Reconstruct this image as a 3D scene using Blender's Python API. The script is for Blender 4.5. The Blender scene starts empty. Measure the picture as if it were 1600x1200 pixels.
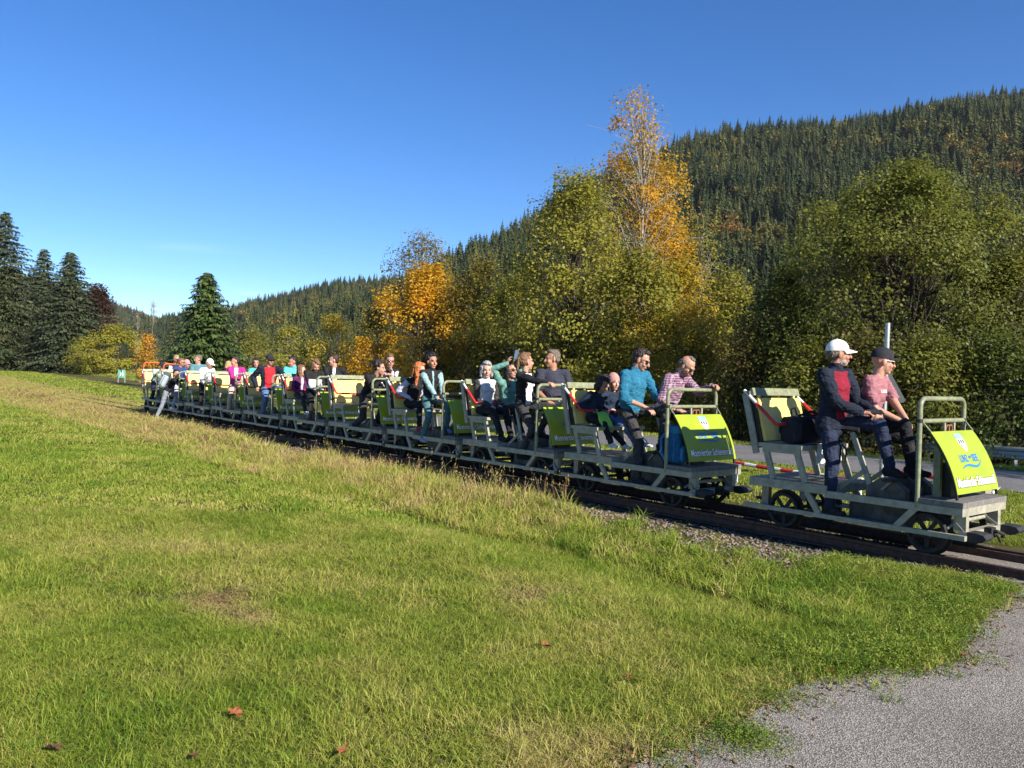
import bpy, math, random
import numpy as np
from mathutils import Vector, Matrix, noise as mnoise

random.seed(7)
RNG = np.random.default_rng(11)
SC = bpy.context.scene
COL = SC.collection

# ------------------------------------------------------------------ camera
FPX, PITCH, ROLL, EYE = 1263.4, 0.00729, 0.02738, 1.468
cam_data = bpy.data.cameras.new('camera')
cam_data.sensor_width = 36.0
cam_data.lens = FPX / 1600.0 * 36.0
cam_data.clip_start = 0.05
cam_data.clip_end = 6000.0
camera = bpy.data.objects.new('camera', cam_data)
COL.objects.link(camera)
_F = Vector((0, math.cos(PITCH), -math.sin(PITCH)))
_R = Vector((1, 0, 0))
_U = _R.cross(_F)
_R2 = _R * math.cos(ROLL) + _U * math.sin(ROLL)
_U2 = _U * math.cos(ROLL) - _R * math.sin(ROLL)
camera.matrix_world = Matrix(((_R2.x, _U2.x, -_F.x, 0), (_R2.y, _U2.y, -_F.y, 0), (_R2.z, _U2.z, -_F.z, EYE), (0, 0, 0, 1)))
SC.camera = camera

# ------------------------------------------------------------------ light
A_TRACK = 0.67598
P0X, P0Y = 3.679, 7.287
SUN_EL = math.radians(29)
SUN_AZ = math.radians(90) - (A_TRACK - math.radians(90)) - math.radians(4)   # clockwise from +Y, over the head of the train
sun_dir = Vector((math.sin(SUN_AZ) * math.cos(SUN_EL), math.cos(SUN_AZ) * math.cos(SUN_EL), math.sin(SUN_EL)))
world = bpy.data.worlds.new('World')
SC.world = world
world.use_nodes = True
_nt = world.node_tree
_nt.nodes.clear()
_out = _nt.nodes.new('ShaderNodeOutputWorld')
_bg = _nt.nodes.new('ShaderNodeBackground')
_sky = _nt.nodes.new('ShaderNodeTexSky')
_sky.sky_type = 'NISHITA'
_sky.sun_disc = False
_sky.sun_elevation = SUN_EL
_sky.sun_rotation = SUN_AZ
_sky.altitude = 600
_sky.air_density = 0.85
_sky.dust_density = 0.0
_sky.ozone_density = 3.0
_bg.inputs['Strength'].default_value = 0.088
_tc = _nt.nodes.new('ShaderNodeTexCoord')
_mp = _nt.nodes.new('ShaderNodeMapping')
_mp.inputs['Scale'].default_value = (2.2, 2.2, 26.0)
_mp.inputs['Rotation'].default_value = (0.02, 0.035, 0.0)
_nz = _nt.nodes.new('ShaderNodeTexNoise')
_nz.inputs['Scale'].default_value = 1.9
_nz.inputs['Detail'].default_value = 7
_rp = _nt.nodes.new('ShaderNodeValToRGB')
_rp.color_ramp.elements[0].position = 0.58
_rp.color_ramp.elements[0].color = (0, 0, 0, 1)
_rp.color_ramp.elements[1].position = 0.74
_rp.color_ramp.elements[1].color = (0.55, 0.55, 0.55, 1)
_mx = _nt.nodes.new('ShaderNodeMix')
_mx.data_type = 'RGBA'
_mx.inputs[7].default_value = (7.5, 8.0, 8.6, 1)
_L = _nt.links.new
_L(_tc.outputs['Generated'], _mp.inputs['Vector'])
_L(_mp.outputs[0], _nz.inputs['Vector'])
_L(_nz.outputs['Fac'], _rp.inputs['Fac'])
_sx = _nt.nodes.new('ShaderNodeSeparateXYZ')
_L(_tc.outputs['Generated'], _sx.inputs[0])
_mr = _nt.nodes.new('ShaderNodeMapRange')
_mr.interpolation_type = 'SMOOTHSTEP'
_mr.inputs['From Min'].default_value = 0.16
_mr.inputs['From Max'].default_value = 0.07
_L(_sx.outputs[2], _mr.inputs['Value'])
_mm = _nt.nodes.new('ShaderNodeMath')
_mm.operation = 'MULTIPLY'
_L(_mr.outputs[0], _mm.inputs[0])
_L(_rp.outputs['Color'], _mm.inputs[1])
_L(_mm.outputs[0], _mx.inputs[0])
_hs = _nt.nodes.new('ShaderNodeHueSaturation')
_hs.inputs['Saturation'].default_value = 1.30
_hs.inputs['Hue'].default_value = 0.509
_L(_sky.outputs[0], _hs.inputs['Color'])
_L(_hs.outputs[0], _mx.inputs[6])
_L(_mx.outputs[2], _bg.inputs['Color'])
_L(_bg.outputs[0], _out.inputs['Surface'])

sun_data = bpy.data.lights.new('sun', 'SUN')
sun_data.energy = 5.0
sun_data.angle = math.radians(0.53)
sun_data.color = (1.0, 0.93, 0.82)
sun = bpy.data.objects.new('sun', sun_data)
sun.rotation_euler = (-sun_dir).to_track_quat('-Z', 'Y').to_euler()
sun.location = (20, -20, 30)
COL.objects.link(sun)

vs = SC.view_settings
vs.view_transform = 'Standard'
vs.look = 'None'
vs.exposure = 1.0
vs.gamma = 1.0
vs.use_curve_mapping = False
SC.cycles.use_denoising = True
SC.cycles.max_bounces = 6
SC.cycles.diffuse_bounces = 3
SC.cycles.transparent_max_bounces = 4

# ------------------------------------------------------------------ helpers
SA, CA = math.sin(A_TRACK), math.cos(A_TRACK)
def TW(t, lat, z=0.0):
    "track coordinates (metres back along the track, metres to the far side) to world"
    return Vector((P0X - SA * t + CA * lat, P0Y + CA * t + SA * lat, z))
def WT(x, y):
    dx, dy = x - P0X, y - P0Y
    return -SA * dx + CA * dy, CA * dx + SA * dy
def pixel_dir(px, depth):
    "ground position seen in column px at a given depth (near the horizon row)"
    return (px - 800.0) / FPX * depth, depth

def lin(c):
    if isinstance(c, str):
        c = [int(c[i:i + 2], 16) / 255 for i in (0, 2, 4)]
    return tuple(((v / 12.92) if v <= 0.04045 else ((v + 0.055) / 1.055) ** 2.4) for v in c)

MATS = {}
def mat(name, col, rough=0.6, metal=0.0, var=0.18, scale=12.0, bump=0.0, bscale=None, spec=0.4, col2=None, sub=0.0):
    if name in MATS:
        return MATS[name]
    c = lin(col) if isinstance(col, str) else tuple(col)
    m = bpy.data.materials.new(name)
    m.use_nodes = True
    nt = m.node_tree
    b = nt.nodes['Principled BSDF']
    b.inputs['Roughness'].default_value = rough
    b.inputs['Metallic'].default_value = metal
    b.inputs['Specular IOR Level'].default_value = spec
    if sub:
        b.inputs['Subsurface Weight'].default_value = sub
        b.inputs['Subsurface Radius'].default_value = (0.02, 0.008, 0.004)
    tc = nt.nodes.new('ShaderNodeTexCoord')
    nz = nt.nodes.new('ShaderNodeTexNoise')
    nz.inputs['Scale'].default_value = scale
    nz.inputs['Detail'].default_value = 6
    nz.inputs['Roughness'].default_value = 0.65
    nt.links.new(tc.outputs['Object'], nz.inputs['Vector'])
    rp = nt.nodes.new('ShaderNodeValToRGB')
    a = tuple(max(0, v * (1 - var)) for v in c)
    d = tuple(min(1, v * (1 + var)) for v in c) if col2 is None else (lin(col2) if isinstance(col2, str) else col2)
    rp.color_ramp.elements[0].position = 0.35
    rp.color_ramp.elements[0].color = (*a, 1)
    rp.color_ramp.elements[1].position = 0.68
    rp.color_ramp.elements[1].color = (*d, 1)
    nt.links.new(nz.outputs['Fac'], rp.inputs['Fac'])
    nt.links.new(rp.outputs['Color'], b.inputs['Base Color'])
    if bump:
        bp = nt.nodes.new('ShaderNodeBump')
        bp.inputs['Strength'].default_value = bump
        bp.inputs['Distance'].default_value = 0.02
        n2 = nz
        if bscale:
            n2 = nt.nodes.new('ShaderNodeTexNoise')
            n2.inputs['Scale'].default_value = bscale
            n2.inputs['Detail'].default_value = 4
            nt.links.new(tc.outputs['Object'], n2.inputs['Vector'])
        nt.links.new(n2.outputs['Fac'], bp.inputs['Height'])
        nt.links.new(bp.outputs['Normal'], b.inputs['Normal'])
    MATS[name] = m
    return m

def attr_leaf_mat(name, transl=0.35, rough=0.5):
    "leaf material: its colour comes from the leaf's own colour attribute"
    m = bpy.data.materials.new(name)
    m.use_nodes = True
    nt = m.node_tree
    nt.nodes.clear()
    o = nt.nodes.new('ShaderNodeOutputMaterial')
    at = nt.nodes.new('ShaderNodeAttribute')
    at.attribute_name = 'leafcol'
    p = nt.nodes.new('ShaderNodeBsdfPrincipled')
    p.inputs['Roughness'].default_value = rough
    p.inputs['Specular IOR Level'].default_value = 0.3
    t = nt.nodes.new('ShaderNodeBsdfTranslucent')
    mx = nt.nodes.new('ShaderNodeMixShader')
    mx.inputs[0].default_value = transl
    nt.links.new(at.outputs['Color'], p.inputs['Base Color'])
    nt.links.new(at.outputs['Color'], t.inputs['Color'])
    nt.links.new(p.outputs[0], mx.inputs[1])
    nt.links.new(t.outputs[0], mx.inputs[2])
    nt.links.new(mx.outputs[0], o.inputs['Surface'])
    return m

def tint_mat(name, stops, transl=0.3, rough=0.6, jitter=0.35):
    "instance material: ramp over the instance attribute tint, jittered by the blade's own attribute rnd"
    m = bpy.data.materials.new(name)
    m.use_nodes = True
    nt = m.node_tree
    nt.nodes.clear()
    o = nt.nodes.new('ShaderNodeOutputMaterial')
    at = nt.nodes.new('ShaderNodeAttribute')
    at.attribute_name = 'tint'
    at.attribute_type = 'INSTANCER'
    ar = nt.nodes.new('ShaderNodeAttribute')
    ar.attribute_name = 'rnd'
    ma = nt.nodes.new('ShaderNodeMath')
    ma.operation = 'MULTIPLY_ADD'
    ma.inputs[1].default_value = jitter
    nt.links.new(ar.outputs['Fac'], ma.inputs[0])
    nt.links.new(at.outputs['Fac'], ma.inputs[2])
    rp = nt.nodes.new('ShaderNodeValToRGB')
    el = rp.color_ramp.elements
    while len(el) < len(stops):
        el.new(0.5)
    for e, (pos, c) in zip(el, stops):
        e.position = pos
        e.color = (*c, 1)
    nt.links.new(ma.outputs[0], rp.inputs['Fac'])
    p = nt.nodes.new('ShaderNodeBsdfPrincipled')
    p.inputs['Roughness'].default_value = rough
    p.inputs['Specular IOR Level'].default_value = 0.25
    nt.links.new(rp.outputs['Color'], p.inputs['Base Color'])
    t = nt.nodes.new('ShaderNodeBsdfTranslucent')
    nt.links.new(rp.outputs['Color'], t.inputs['Color'])
    mx = nt.nodes.new('ShaderNodeMixShader')
    mx.inputs[0].default_value = transl
    nt.links.new(p.outputs[0], mx.inputs[1])
    nt.links.new(t.outputs[0], mx.inputs[2])
    nt.links.new(mx.outputs[0], o.inputs['Surface'])
    return m

def np_mesh(name, V, F, n=4):
    "fast mesh from arrays; F is (k, n) indices"
    V = np.asarray(V, dtype=np.float32)
    F = np.asarray(F, dtype=np.int32)
    me = bpy.data.meshes.new(name)
    me.vertices.add(len(V))
    me.vertices.foreach_set('co', V.ravel())
    me.loops.add(F.size)
    me.loops.foreach_set('vertex_index', F.ravel())
    me.polygons.add(len(F))
    me.polygons.foreach_set('loop_start', np.arange(0, F.size, n, dtype=np.int32))
    me.update(calc_edges=True)
    return me

class MB:
    def __init__(s):
        s.v, s.f = [], []
    def add(s, vs, fs):
        o = len(s.v)
        s.v.extend([tuple(v) for v in vs])
        s.f.extend([tuple(i + o for i in f) for f in fs])
        return s
    def box(s, x0, x1, y0, y1, z0, z1):
        return s.add([(x0, y0, z0), (x1, y0, z0), (x1, y1, z0), (x0, y1, z0), (x0, y0, z1), (x1, y0, z1), (x1, y1, z1), (x0, y1, z1)],
                     [(0, 3, 2, 1), (4, 5, 6, 7), (0, 1, 5, 4), (1, 2, 6, 5), (2, 3, 7, 6), (3, 0, 4, 7)])
    def bar(s, p, q, w, h, up=(0, 1, 0)):
        "box from p to q; w across, h along the direction of up"
        p, q = Vector(p), Vector(q)
        d = (q - p).normalized()
        u = Vector(up)
        a = d.cross(u).normalized()
        u = a.cross(d).normalized()
        vs = []
        for c in (p, q):
            for i, j in ((-1, -1), (1, -1), (1, 1), (-1, 1)):
                vs.append(c + a * (i * w / 2) + u * (j * h / 2))
        return s.add(vs, [(3, 2, 1, 0), (4, 5, 6, 7), (0, 1, 5, 4), (1, 2, 6, 5), (2, 3, 7, 6), (3, 0, 4, 7)])
    def tube(s, pts, r, n=8, cap=True):
        pts = [Vector(p) for p in pts]
        rs = r if isinstance(r, (list, tuple)) else [r] * len(pts)
        ref = None
        rings = []
        o = len(s.v)
        for i, p in enumerate(pts):
            d = (pts[min(i + 1, len(pts) - 1)] - pts[max(i - 1, 0)])
            d = d.normalized() if d.length > 1e-9 else Vector((0, 0, 1))
            if ref is None:
                ref = Vector((0, 0, 1)) if abs(d.z) < 0.9 else Vector((1, 0, 0))
            a = (ref - d * ref.dot(d)).normalized()
            ref = a
            b = d.cross(a)
            for k in range(n):
                an = 2 * math.pi * k / n
                s.v.append(tuple(p + (a * math.cos(an) + b * math.sin(an)) * rs[i]))
        for i in range(len(pts) - 1):
            for k in range(n):
                s.f.append((o + i * n + k, o + i * n + (k + 1) % n, o + (i + 1) * n + (k + 1) % n, o + (i + 1) * n + k))
        if cap:
            s.f.append(tuple(o + k for k in reversed(range(n))))
            e = o + (len(pts) - 1) * n
            s.f.append(tuple(e + k for k in range(n)))
        return s
    def prism(s, poly, axis, a, b):
        "polygon of two coordinates, extruded along axis (0 x, 1 y, 2 z) from a to b"
        def pt(u, v, w):
            return (w, u, v) if axis == 0 else ((u, w, v) if axis == 1 else (u, v, w))
        n = len(poly)
        vs = [pt(u, v, a) for u, v in poly] + [pt(u, v, b) for u, v in poly]
        fs = [tuple(reversed(range(n))), tuple(range(n, 2 * n))] + [(i, (i + 1) % n, n + (i + 1) % n, n + i) for i in range(n)]
        return s.add(vs, fs)
    def lathe(s, prof, n=24, axis=1, c=(0, 0, 0)):
        "profile of (radius, height) pairs turned round an axis, closed loop"
        o = len(s.v)
        m = len(prof)
        for k in range(n):
            an = 2 * math.pi * k / n
            for r, h in prof:
                u, w = r * math.cos(an), r * math.sin(an)
                p = (c[0] + u, c[1] + h, c[2] + w) if axis == 1 else (c[0] + u, c[1] + w, c[2] + h)
                s.v.append(p)
        for k in range(n):
            for i in range(m):
                s.f.append((o + k * m + i, o + ((k + 1) % n) * m + i, o + ((k + 1) % n) * m + (i + 1) % m, o + k * m + (i + 1) % m))
        return s
    def ball(s, c, r, nu=10, nv=7, rot=None):
        r = (r, r, r) if not isinstance(r, (tuple, list)) else r
        c = Vector(c)
        vs, fs = [], []
        for j in range(nv + 1):
            th = math.pi * j / nv
            for i in range(nu):
                ph = 2 * math.pi * i / nu
                p = Vector((r[0] * math.sin(th) * math.cos(ph), r[1] * math.sin(th) * math.sin(ph), r[2] * math.cos(th)))
                if rot is not None:
                    p = rot @ p
                vs.append(c + p)
        for j in range(nv):
            for i in range(nu):
                fs.append((j * nu + i, (j + 1) * nu + i, (j + 1) * nu + (i + 1) % nu, j * nu + (i + 1) % nu))
        return s.add(vs, fs)
    def mesh(s, name, m, smooth=False):
        me = bpy.data.meshes.new(name)
        me.from_pydata(s.v, [], s.f)
        me.validate()
        import bmesh
        bm = bmesh.new()
        bm.from_mesh(me)
        bmesh.ops.recalc_face_normals(bm, faces=bm.faces)
        bm.to_mesh(me)
        bm.free()
        if m is not None:
            me.materials.append(m)
        if smooth:
            me.polygons.foreach_set('use_smooth', [True] * len(me.polygons))
            me.set_sharp_from_angle(angle=math.radians(40))
        return me
    def build(s, name, m, parent=None, smooth=False):
        return link(name, s.mesh(name, m, smooth), parent)

def link(name, me, parent=None):
    o = bpy.data.objects.new(name, me)
    COL.objects.link(o)
    if parent is not None:
        o.parent = parent
    return o
def empty(name, loc=(0, 0, 0), rz=0.0, parent=None):
    o = bpy.data.objects.new(name, None)
    o.location = loc
    o.rotation_euler = (0, 0, rz)
    COL.objects.link(o)
    o.parent = parent
    return o
def tag(o, label=None, cat=None, group=None, kind=None):
    if label: o['label'] = label
    if cat: o['category'] = cat
    if group: o['group'] = group
    if kind: o['kind'] = kind
    return o
def copy_tree(o, parent=None):
    c = o.copy()
    COL.objects.link(c)
    c.parent = parent
    for ch in o.children:
        copy_tree(ch, c)
    return c

PROTO = 0
def scatter(name, mat_, protos, P, rot, scl, tint, idx):
    "one stuff object: instances of small meshes on points, by geometry nodes"
    global PROTO
    PROTO += 1
    pc = bpy.data.collections.new('proto_%02d' % PROTO)
    for k, me in enumerate(protos):
        me.materials.clear()
        me.materials.append(mat_)
        po = bpy.data.objects.new('proto_%02d_%02d' % (PROTO, k), me)
        pc.objects.link(po)
    n = len(P)
    me = bpy.data.meshes.new(name)
    me.vertices.add(n)
    me.vertices.foreach_set('co', np.asarray(P, dtype=np.float32).ravel())
    for nm, ty, arr, key in (('rot', 'FLOAT_VECTOR', rot, 'vector'), ('scl', 'FLOAT_VECTOR', scl, 'vector'), ('tint', 'FLOAT', tint, 'value'), ('idx', 'INT', idx, 'value')):
        a = me.attributes.new(nm, ty, 'POINT')
        a.data.foreach_set(key, np.asarray(arr, dtype=np.int32 if ty == 'INT' else np.float32).ravel())
    me.materials.append(mat_)
    ob = link(name, me)
    ng = bpy.data.node_groups.new(name + '_nodes', 'GeometryNodeTree')
    ng.interface.new_socket('Geometry', in_out='INPUT', socket_type='NodeSocketGeometry')
    ng.interface.new_socket('Geometry', in_out='OUTPUT', socket_type='NodeSocketGeometry')
    N = ng.nodes.new
    gi, go = N('NodeGroupInput'), N('NodeGroupOutput')
    ip, ci = N('GeometryNodeInstanceOnPoints'), N('GeometryNodeCollectionInfo')
    ci.inputs['Collection'].default_value = pc
    ci.inputs['Separate Children'].default_value = True
    ci.inputs['Reset Children'].default_value = True
    ip.inputs['Pick Instance'].default_value = True
    def na(attr, ty):
        x = N('GeometryNodeInputNamedAttribute')
        x.data_type = ty
        x.inputs['Name'].default_value = attr
        return x.outputs['Attribute']
    er = N('FunctionNodeEulerToRotation')
    K = ng.links.new
    K(na('rot', 'FLOAT_VECTOR'), er.inputs[0])
    K(gi.outputs[0], ip.inputs['Points'])
    K(ci.outputs[0], ip.inputs['Instance'])
    K(na('idx', 'INT'), ip.inputs['Instance Index'])
    K(er.outputs[0], ip.inputs['Rotation'])
    K(na('scl', 'FLOAT_VECTOR'), ip.inputs['Scale'])
    K(ip.outputs[0], go.inputs[0])
    md = ob.modifiers.new('scatter', 'NODES')
    md.node_group = ng
    return ob

def vnoise(x, y, s, seed=0.0):
    return mnoise.noise(Vector((x * s + seed, y * s - seed * 0.7, seed * 1.3)))
def sstep(a, b, x):
    t = min(1, max(0, (x - a) / (b - a)))
    return t * t * (3 - 2 * t)
# ------------------------------------------------------------------ ground, track, paths, hills
def gz(x, y):
    t, lat = WT(x, y)
    d = math.hypot(x, y)
    near = sstep(-1.0, 1.2, t)                        # 0 at the level crossing, 1 along the bank
    z = -0.09
    if lat < 0.5:
        s = -lat
        bank = -0.15 - 0.14 * sstep(0.5, 1.9, s) + 0.17 * sstep(2.0, 3.4, s)
        z = -0.09 * (1 - near) + bank * near
        if s < 0.5:
            z = -0.09 * (1 - near) - 0.15 * near
    else:
        z = -0.15 * near - 0.09 * (1 - near)
        z += (0.08 * near) * sstep(1.6, 2.6, lat)
        z -= 0.55 * sstep(10.2, 14.5, lat)
        z += 0.55 * sstep(28, 45, t) * sstep(9, 14, lat)
    z += 0.75 * sstep(32, 95, t) * sstep(-8.0, 6, lat)
    if not (-0.9 < lat < 1.8):
        z += 0.035 * vnoise(x, y, 0.5) * sstep(0, 2, abs(lat - 0.45) - 1.2) * near
    z -= 0.012 * max(0, d - 150) * 0.02
    return z

def axis_lin(parts):
    out = []
    for a, b, st in parts:
        n = max(1, int(round((b - a) / st)))
        out += [a + (b - a) * i / n for i in range(n)]
    return out + [parts[-1][1]]
TT = axis_lin([(-60, -12, 6), (-12, 30, 0.5), (30, 110, 2.5), (110, 400, 20), (400, 1400, 100)])
LL = axis_lin([(-500, -60, 40), (-60, -8, 4), (-8, 4, 0.3), (4, 20, 0.7), (20, 60, 4), (60, 700, 40)])
V = [tuple(TW(t, l)[:2]) for t in TT for l in LL]
V = [(x, y, gz(x, y)) for x, y in V]
nL = len(LL)
F = [(i * nL + j, i * nL + j + 1, (i + 1) * nL + j + 1, (i + 1) * nL + j) for i in range(len(TT) - 1) for j in range(nL - 1)]
def ground_mat():
    m = mat('soil_and_thatch', (0.085, 0.085, 0.03), rough=0.95, var=0.5, scale=0.9, bump=0.6, bscale=35.0, spec=0.1, col2=(0.155, 0.135, 0.045))
    return m
me = np_mesh('ground', V, F)
me.flip_normals()
me.materials.append(ground_mat())
tag(link('ground', me), kind='structure')

# asphalt apron with its ragged edge, in the foreground and over the crossing
ASPH = [(0.55, 3.02), (0.70, 3.20), (0.95, 3.30), (1.16, 3.53), (1.42, 3.78), (1.58, 4.12), (1.78, 4.33), (2.0, 4.42), (2.18, 4.53), (2.42, 4.55), (2.6, 4.66),
        (2.82, 4.98), (3.21, 5.48), (3.55, 5.86), (3.95, 6.28), (4.12, 6.62), (4.1, 7.0), (3.98, 7.36), (3.86, 7.62)]
ASPH = [(x - 0.36 * max(0, (4.75 - y) / 1.5) - 0.05, y - 0.04) for x, y in ASPH]
ASPH_ALL = list(ASPH)
for t, l in ((0.3, 0.2), (0.34, 0.8), (0.1, 1.12), (-0.5, 1.18), (-1.2, 1.25), (-2.0, 1.9), (-3.0, 3.6), (-4.2, 6.6), (-16, 6.6), (-16, -16), (-2.6, -10), (-1.6, -6.2)):
    p = TW(t, l)
    ASPH_ALL.append((p.x, p.y))
def in_poly(x, y, poly):
    c = False
    j = len(poly) - 1
    for i in range(len(poly)):
        xi, yi = poly[i]
        xj, yj = poly[j]
        if (yi > y) != (yj > y) and x < (xj - xi) * (y - yi) / (yj - yi) + xi:
            c = not c
        j = i
    return c
def asphalt_mat(name, base, speck):
    m = bpy.data.materials.new(name)
    m.use_nodes = True
    nt = m.node_tree
    b = nt.nodes['Principled BSDF']
    b.inputs['Roughness'].default_value = 0.85
    tc = nt.nodes.new('ShaderNodeTexCoord')
    vo = nt.nodes.new('ShaderNodeTexVoronoi')
    vo.inputs['Scale'].default_value = 150
    nz = nt.nodes.new('ShaderNodeTexNoise')
    nz.inputs['Scale'].default_value = 1.1
    nz.inputs['Detail'].default_value = 8
    rp = nt.nodes.new('ShaderNodeValToRGB')
    e = rp.color_ramp.elements
    e[0].position, e[0].color = 0.1, (*[v * 0.55 for v in base], 1)
    e[1].position, e[1].color = 0.9, (*speck, 1)
    e.new(0.5).color = (*base, 1)
    sep = nt.nodes.new('ShaderNodeSeparateColor')
    mx = nt.nodes.new('ShaderNodeMix')
    mx.data_type = 'RGBA'
    mx.blend_type = 'MULTIPLY'
    mx.inputs[0].default_value = 0.55
    r2 = nt.nodes.new('ShaderNodeValToRGB')
    r2.color_ramp.elements[0].position = 0.3
    r2.color_ramp.elements[0].color = (0.5, 0.48, 0.45, 1)
    r2.color_ramp.elements[1].position = 0.7
    bp = nt.nodes.new('ShaderNodeBump')
    bp.inputs['Strength'].default_value = 0.7
    bp.inputs['Distance'].default_value = 0.006
    k = nt.links.new
    k(tc.outputs['Object'], vo.inputs['Vector'])
    k(tc.outputs['Object'], nz.inputs['Vector'])
    k(vo.outputs['Color'], sep.inputs[0])
    k(sep.outputs[0], rp.inputs['Fac'])
    k(rp.outputs['Color'], mx.inputs[6])
    k(nz.outputs['Fac'], r2.inputs['Fac'])
    k(r2.outputs['Color'], mx.inputs[7])
    k(mx.outputs[2], b.inputs['Base Color'])
    k(vo.outputs['Distance'], bp.inputs['Height'])
    k(bp.outputs['Normal'], b.inputs['Normal'])
    return m
M_ASPH = asphalt_mat('rough_asphalt', (0.225, 0.198, 0.168), (0.40, 0.36, 0.31))
M_PATH = asphalt_mat('path_asphalt', (0.15, 0.145, 0.14), (0.27, 0.26, 0.25))
def densify(poly, st, amp):
    out = []
    for i in range(len(poly)):
        a, b = Vector(poly[i]), Vector(poly[(i + 1) % len(poly)])
        n = max(1, int((b - a).length / st)) if (b - a).length < 3 else 1
        for k in range(n):
            p = a.lerp(b, k / n)
            w = amp if n > 1 else 0
            out.append((p.x + w * vnoise(p.x, p.y, 9.0, 3), p.y + w * vnoise(p.x, p.y, 9.0, 8)))
    return out
ASPH_FINE = densify(ASPH_ALL, 0.04, 0.035)
o = MB().add([(x, y, -0.083) for x, y in ASPH_FINE] + [(x, y, -0.14) for x, y in ASPH_FINE],
             [tuple(range(len(ASPH_FINE)))] + [(i, (i + 1) % len(ASPH_FINE), len(ASPH_FINE) + (i + 1) % len(ASPH_FINE), len(ASPH_FINE) + i) for i in range(len(ASPH_FINE))]).build('crossing_road', M_ASPH)
tag(o, kind='structure')
ps, fs = [], []
tl = axis_lin([(-20, 22, 2.0)])
for t in tl:
    for l in (6.3, 6.3 + 1.15, 8.6, 9.75):
        p = TW(t, l + (0.05 * math.sin(t * 1.7) if l in (6.3, 9.75) else 0))
        ps.append((p.x, p.y, max(gz(p.x, p.y), -0.1) + 0.03))
for i in range(len(tl) - 1):
    for j in range(3):
        fs.append((i * 4 + j, i * 4 + j + 1, (i + 1) * 4 + j + 1, (i + 1) * 4 + j))
tag(MB().add(ps, fs).build('cycle_path', M_PATH), kind='structure')

# track: two rails on wooden sleepers
M_RUST = mat('rusty_rail_steel', (0.075, 0.042, 0.032), rough=0.7, metal=0.3, var=0.4, scale=20, bump=0.2)
M_SLEEP = mat('old_sleeper_wood', (0.03, 0.025, 0.021), rough=0.9, var=0.4, scale=9, bump=0.4)
trk = empty('railway_track')
tag(trk, kind='structure')
RAIL_PROF = [(-0.05, -0.115), (0.05, -0.115), (0.05, -0.105), (0.012, -0.09), (0.012, -0.035), (0.027, -0.025), (0.027, 0.0), (-0.027, 0.0), (-0.027, -0.025), (-0.012, -0.035), (-0.012, -0.09), (-0.05, -0.105)]
for lat in (0.065, 0.872):
    b = MB()
    vs_, n = [], len(RAIL_PROF)
    for t in (-14.0, 70.0):
        for u, w in RAIL_PROF:
            p = TW(t, lat + u)
            vs_.append((p.x, p.y, w))
    b.add(vs_, [(i, (i + 1) % n, n + (i + 1) % n, n + i) for i in range(n)])
    b.build('rail', M_RUST, trk)
# flange groove plates inside the rails on the crossing
for lat in (0.15, 0.79):
    a, c = TW(-14, lat), TW(0.2, lat)
    MB().bar((a.x, a.y, -0.06), (c.x, c.y, -0.06), 0.035, 0.09, up=(0, 0, 1)).build('groove_rail', M_RUST, trk)
slm = MB().box(-0.1, 0.1, -0.62, 0.62, -0.07, 0.05).mesh('sleeper', M_SLEEP)
for k in range(58):
    s_ = link('sleeper', slm, trk)
    p = TW(0.5 + 0.62 * k, 0.468)
    s_.location = (p.x, p.y, -0.185)
    s_.rotation_euler = (0, 0, A_TRACK - math.pi / 2 + random.uniform(-0.02, 0.02))

# hillsides ------------------------------------------------------------------
def interp(x, pts):
    if x <= pts[0][0]: return pts[0][1]
    for (a, u), (b, v) in zip(pts, pts[1:]):
        if x <= b:
            s = (x - a) / (b - a)
            return u + (v - u) * s
    return pts[-1][1]
def horizon(px):
    return 590.8 + (px - 800) * 0.02675
# crest row of each hill by photo column -> real height at its real distance
MAIN = [(380, 540), (560, 505), (640, 476), (720, 434), (780, 406), (830, 376), (900, 326), (960, 292), (1030, 266), (1100, 248), (1200, 236), (1300, 224), (1400, 202), (1450, 192), (1500, 184), (1600, 174), (1800, 152), (2200, 160), (3000, 210)]
MID = [(-400, 470), (0, 500), (200, 520), (255, 506), (300, 496), (360, 490), (420, 474), (500, 456), (560, 449), (640, 446), (760, 440), (1000, 430)]
LEFT = [(-900, 330), (-300, 380), (0, 430), (100, 452), (150, 470), (190, 488), (240, 504), (300, 530), (380, 560)]
def hill(name, crest, r0, r1, px0, px1, nA, nR, bumps, m, base=-0.8):
    V, F = [], []
    info = []
    for i in range(nA + 1):
        px = px0 + (px1 - px0) * i / nA
        k = (px - 800) / FPX
        R1 = r1(px) if callable(r1) else r1
        R0 = r0(px) if callable(r0) else r0
        H = (horizon(px) - interp(px, crest)) / FPX * R1 + EYE
        for j in range(nR + 1):
            s = j / nR * 1.25
            d = R0 + (R1 - R0) * s
            x, y = k * d, d
            if s <= 1:
                prof = 0.55 * s + 0.45 * sstep(0, 1, s)
            else:
                prof = 1 - 0.5 * (s - 1)
            z = base + (H - base) * prof
            fall = min(1, s * 3) * (1 - 0.75 * sstep(0.7, 1.0, s))
            z += bumps * fall * (mnoise.noise(Vector((x * 0.006, y * 0.006, 1.7))) + 0.5 * mnoise.noise(Vector((x * 0.017, y * 0.017, 4.2))))
            V.append((x, y, z))
    for i in range(nA):
        for j in range(nR):
            F.append((i * (nR + 1) + j, (i + 1) * (nR + 1) + j, (i + 1) * (nR + 1) + j + 1, i * (nR + 1) + j + 1))
    me = np_mesh(name, V, F)
    me.materials.append(m)
    me.polygons.foreach_set('use_smooth', [True] * len(F))
    o = tag(link(name, me), kind='structure')
    return np.array(V).reshape(nA + 1, nR + 1, 3)
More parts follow.
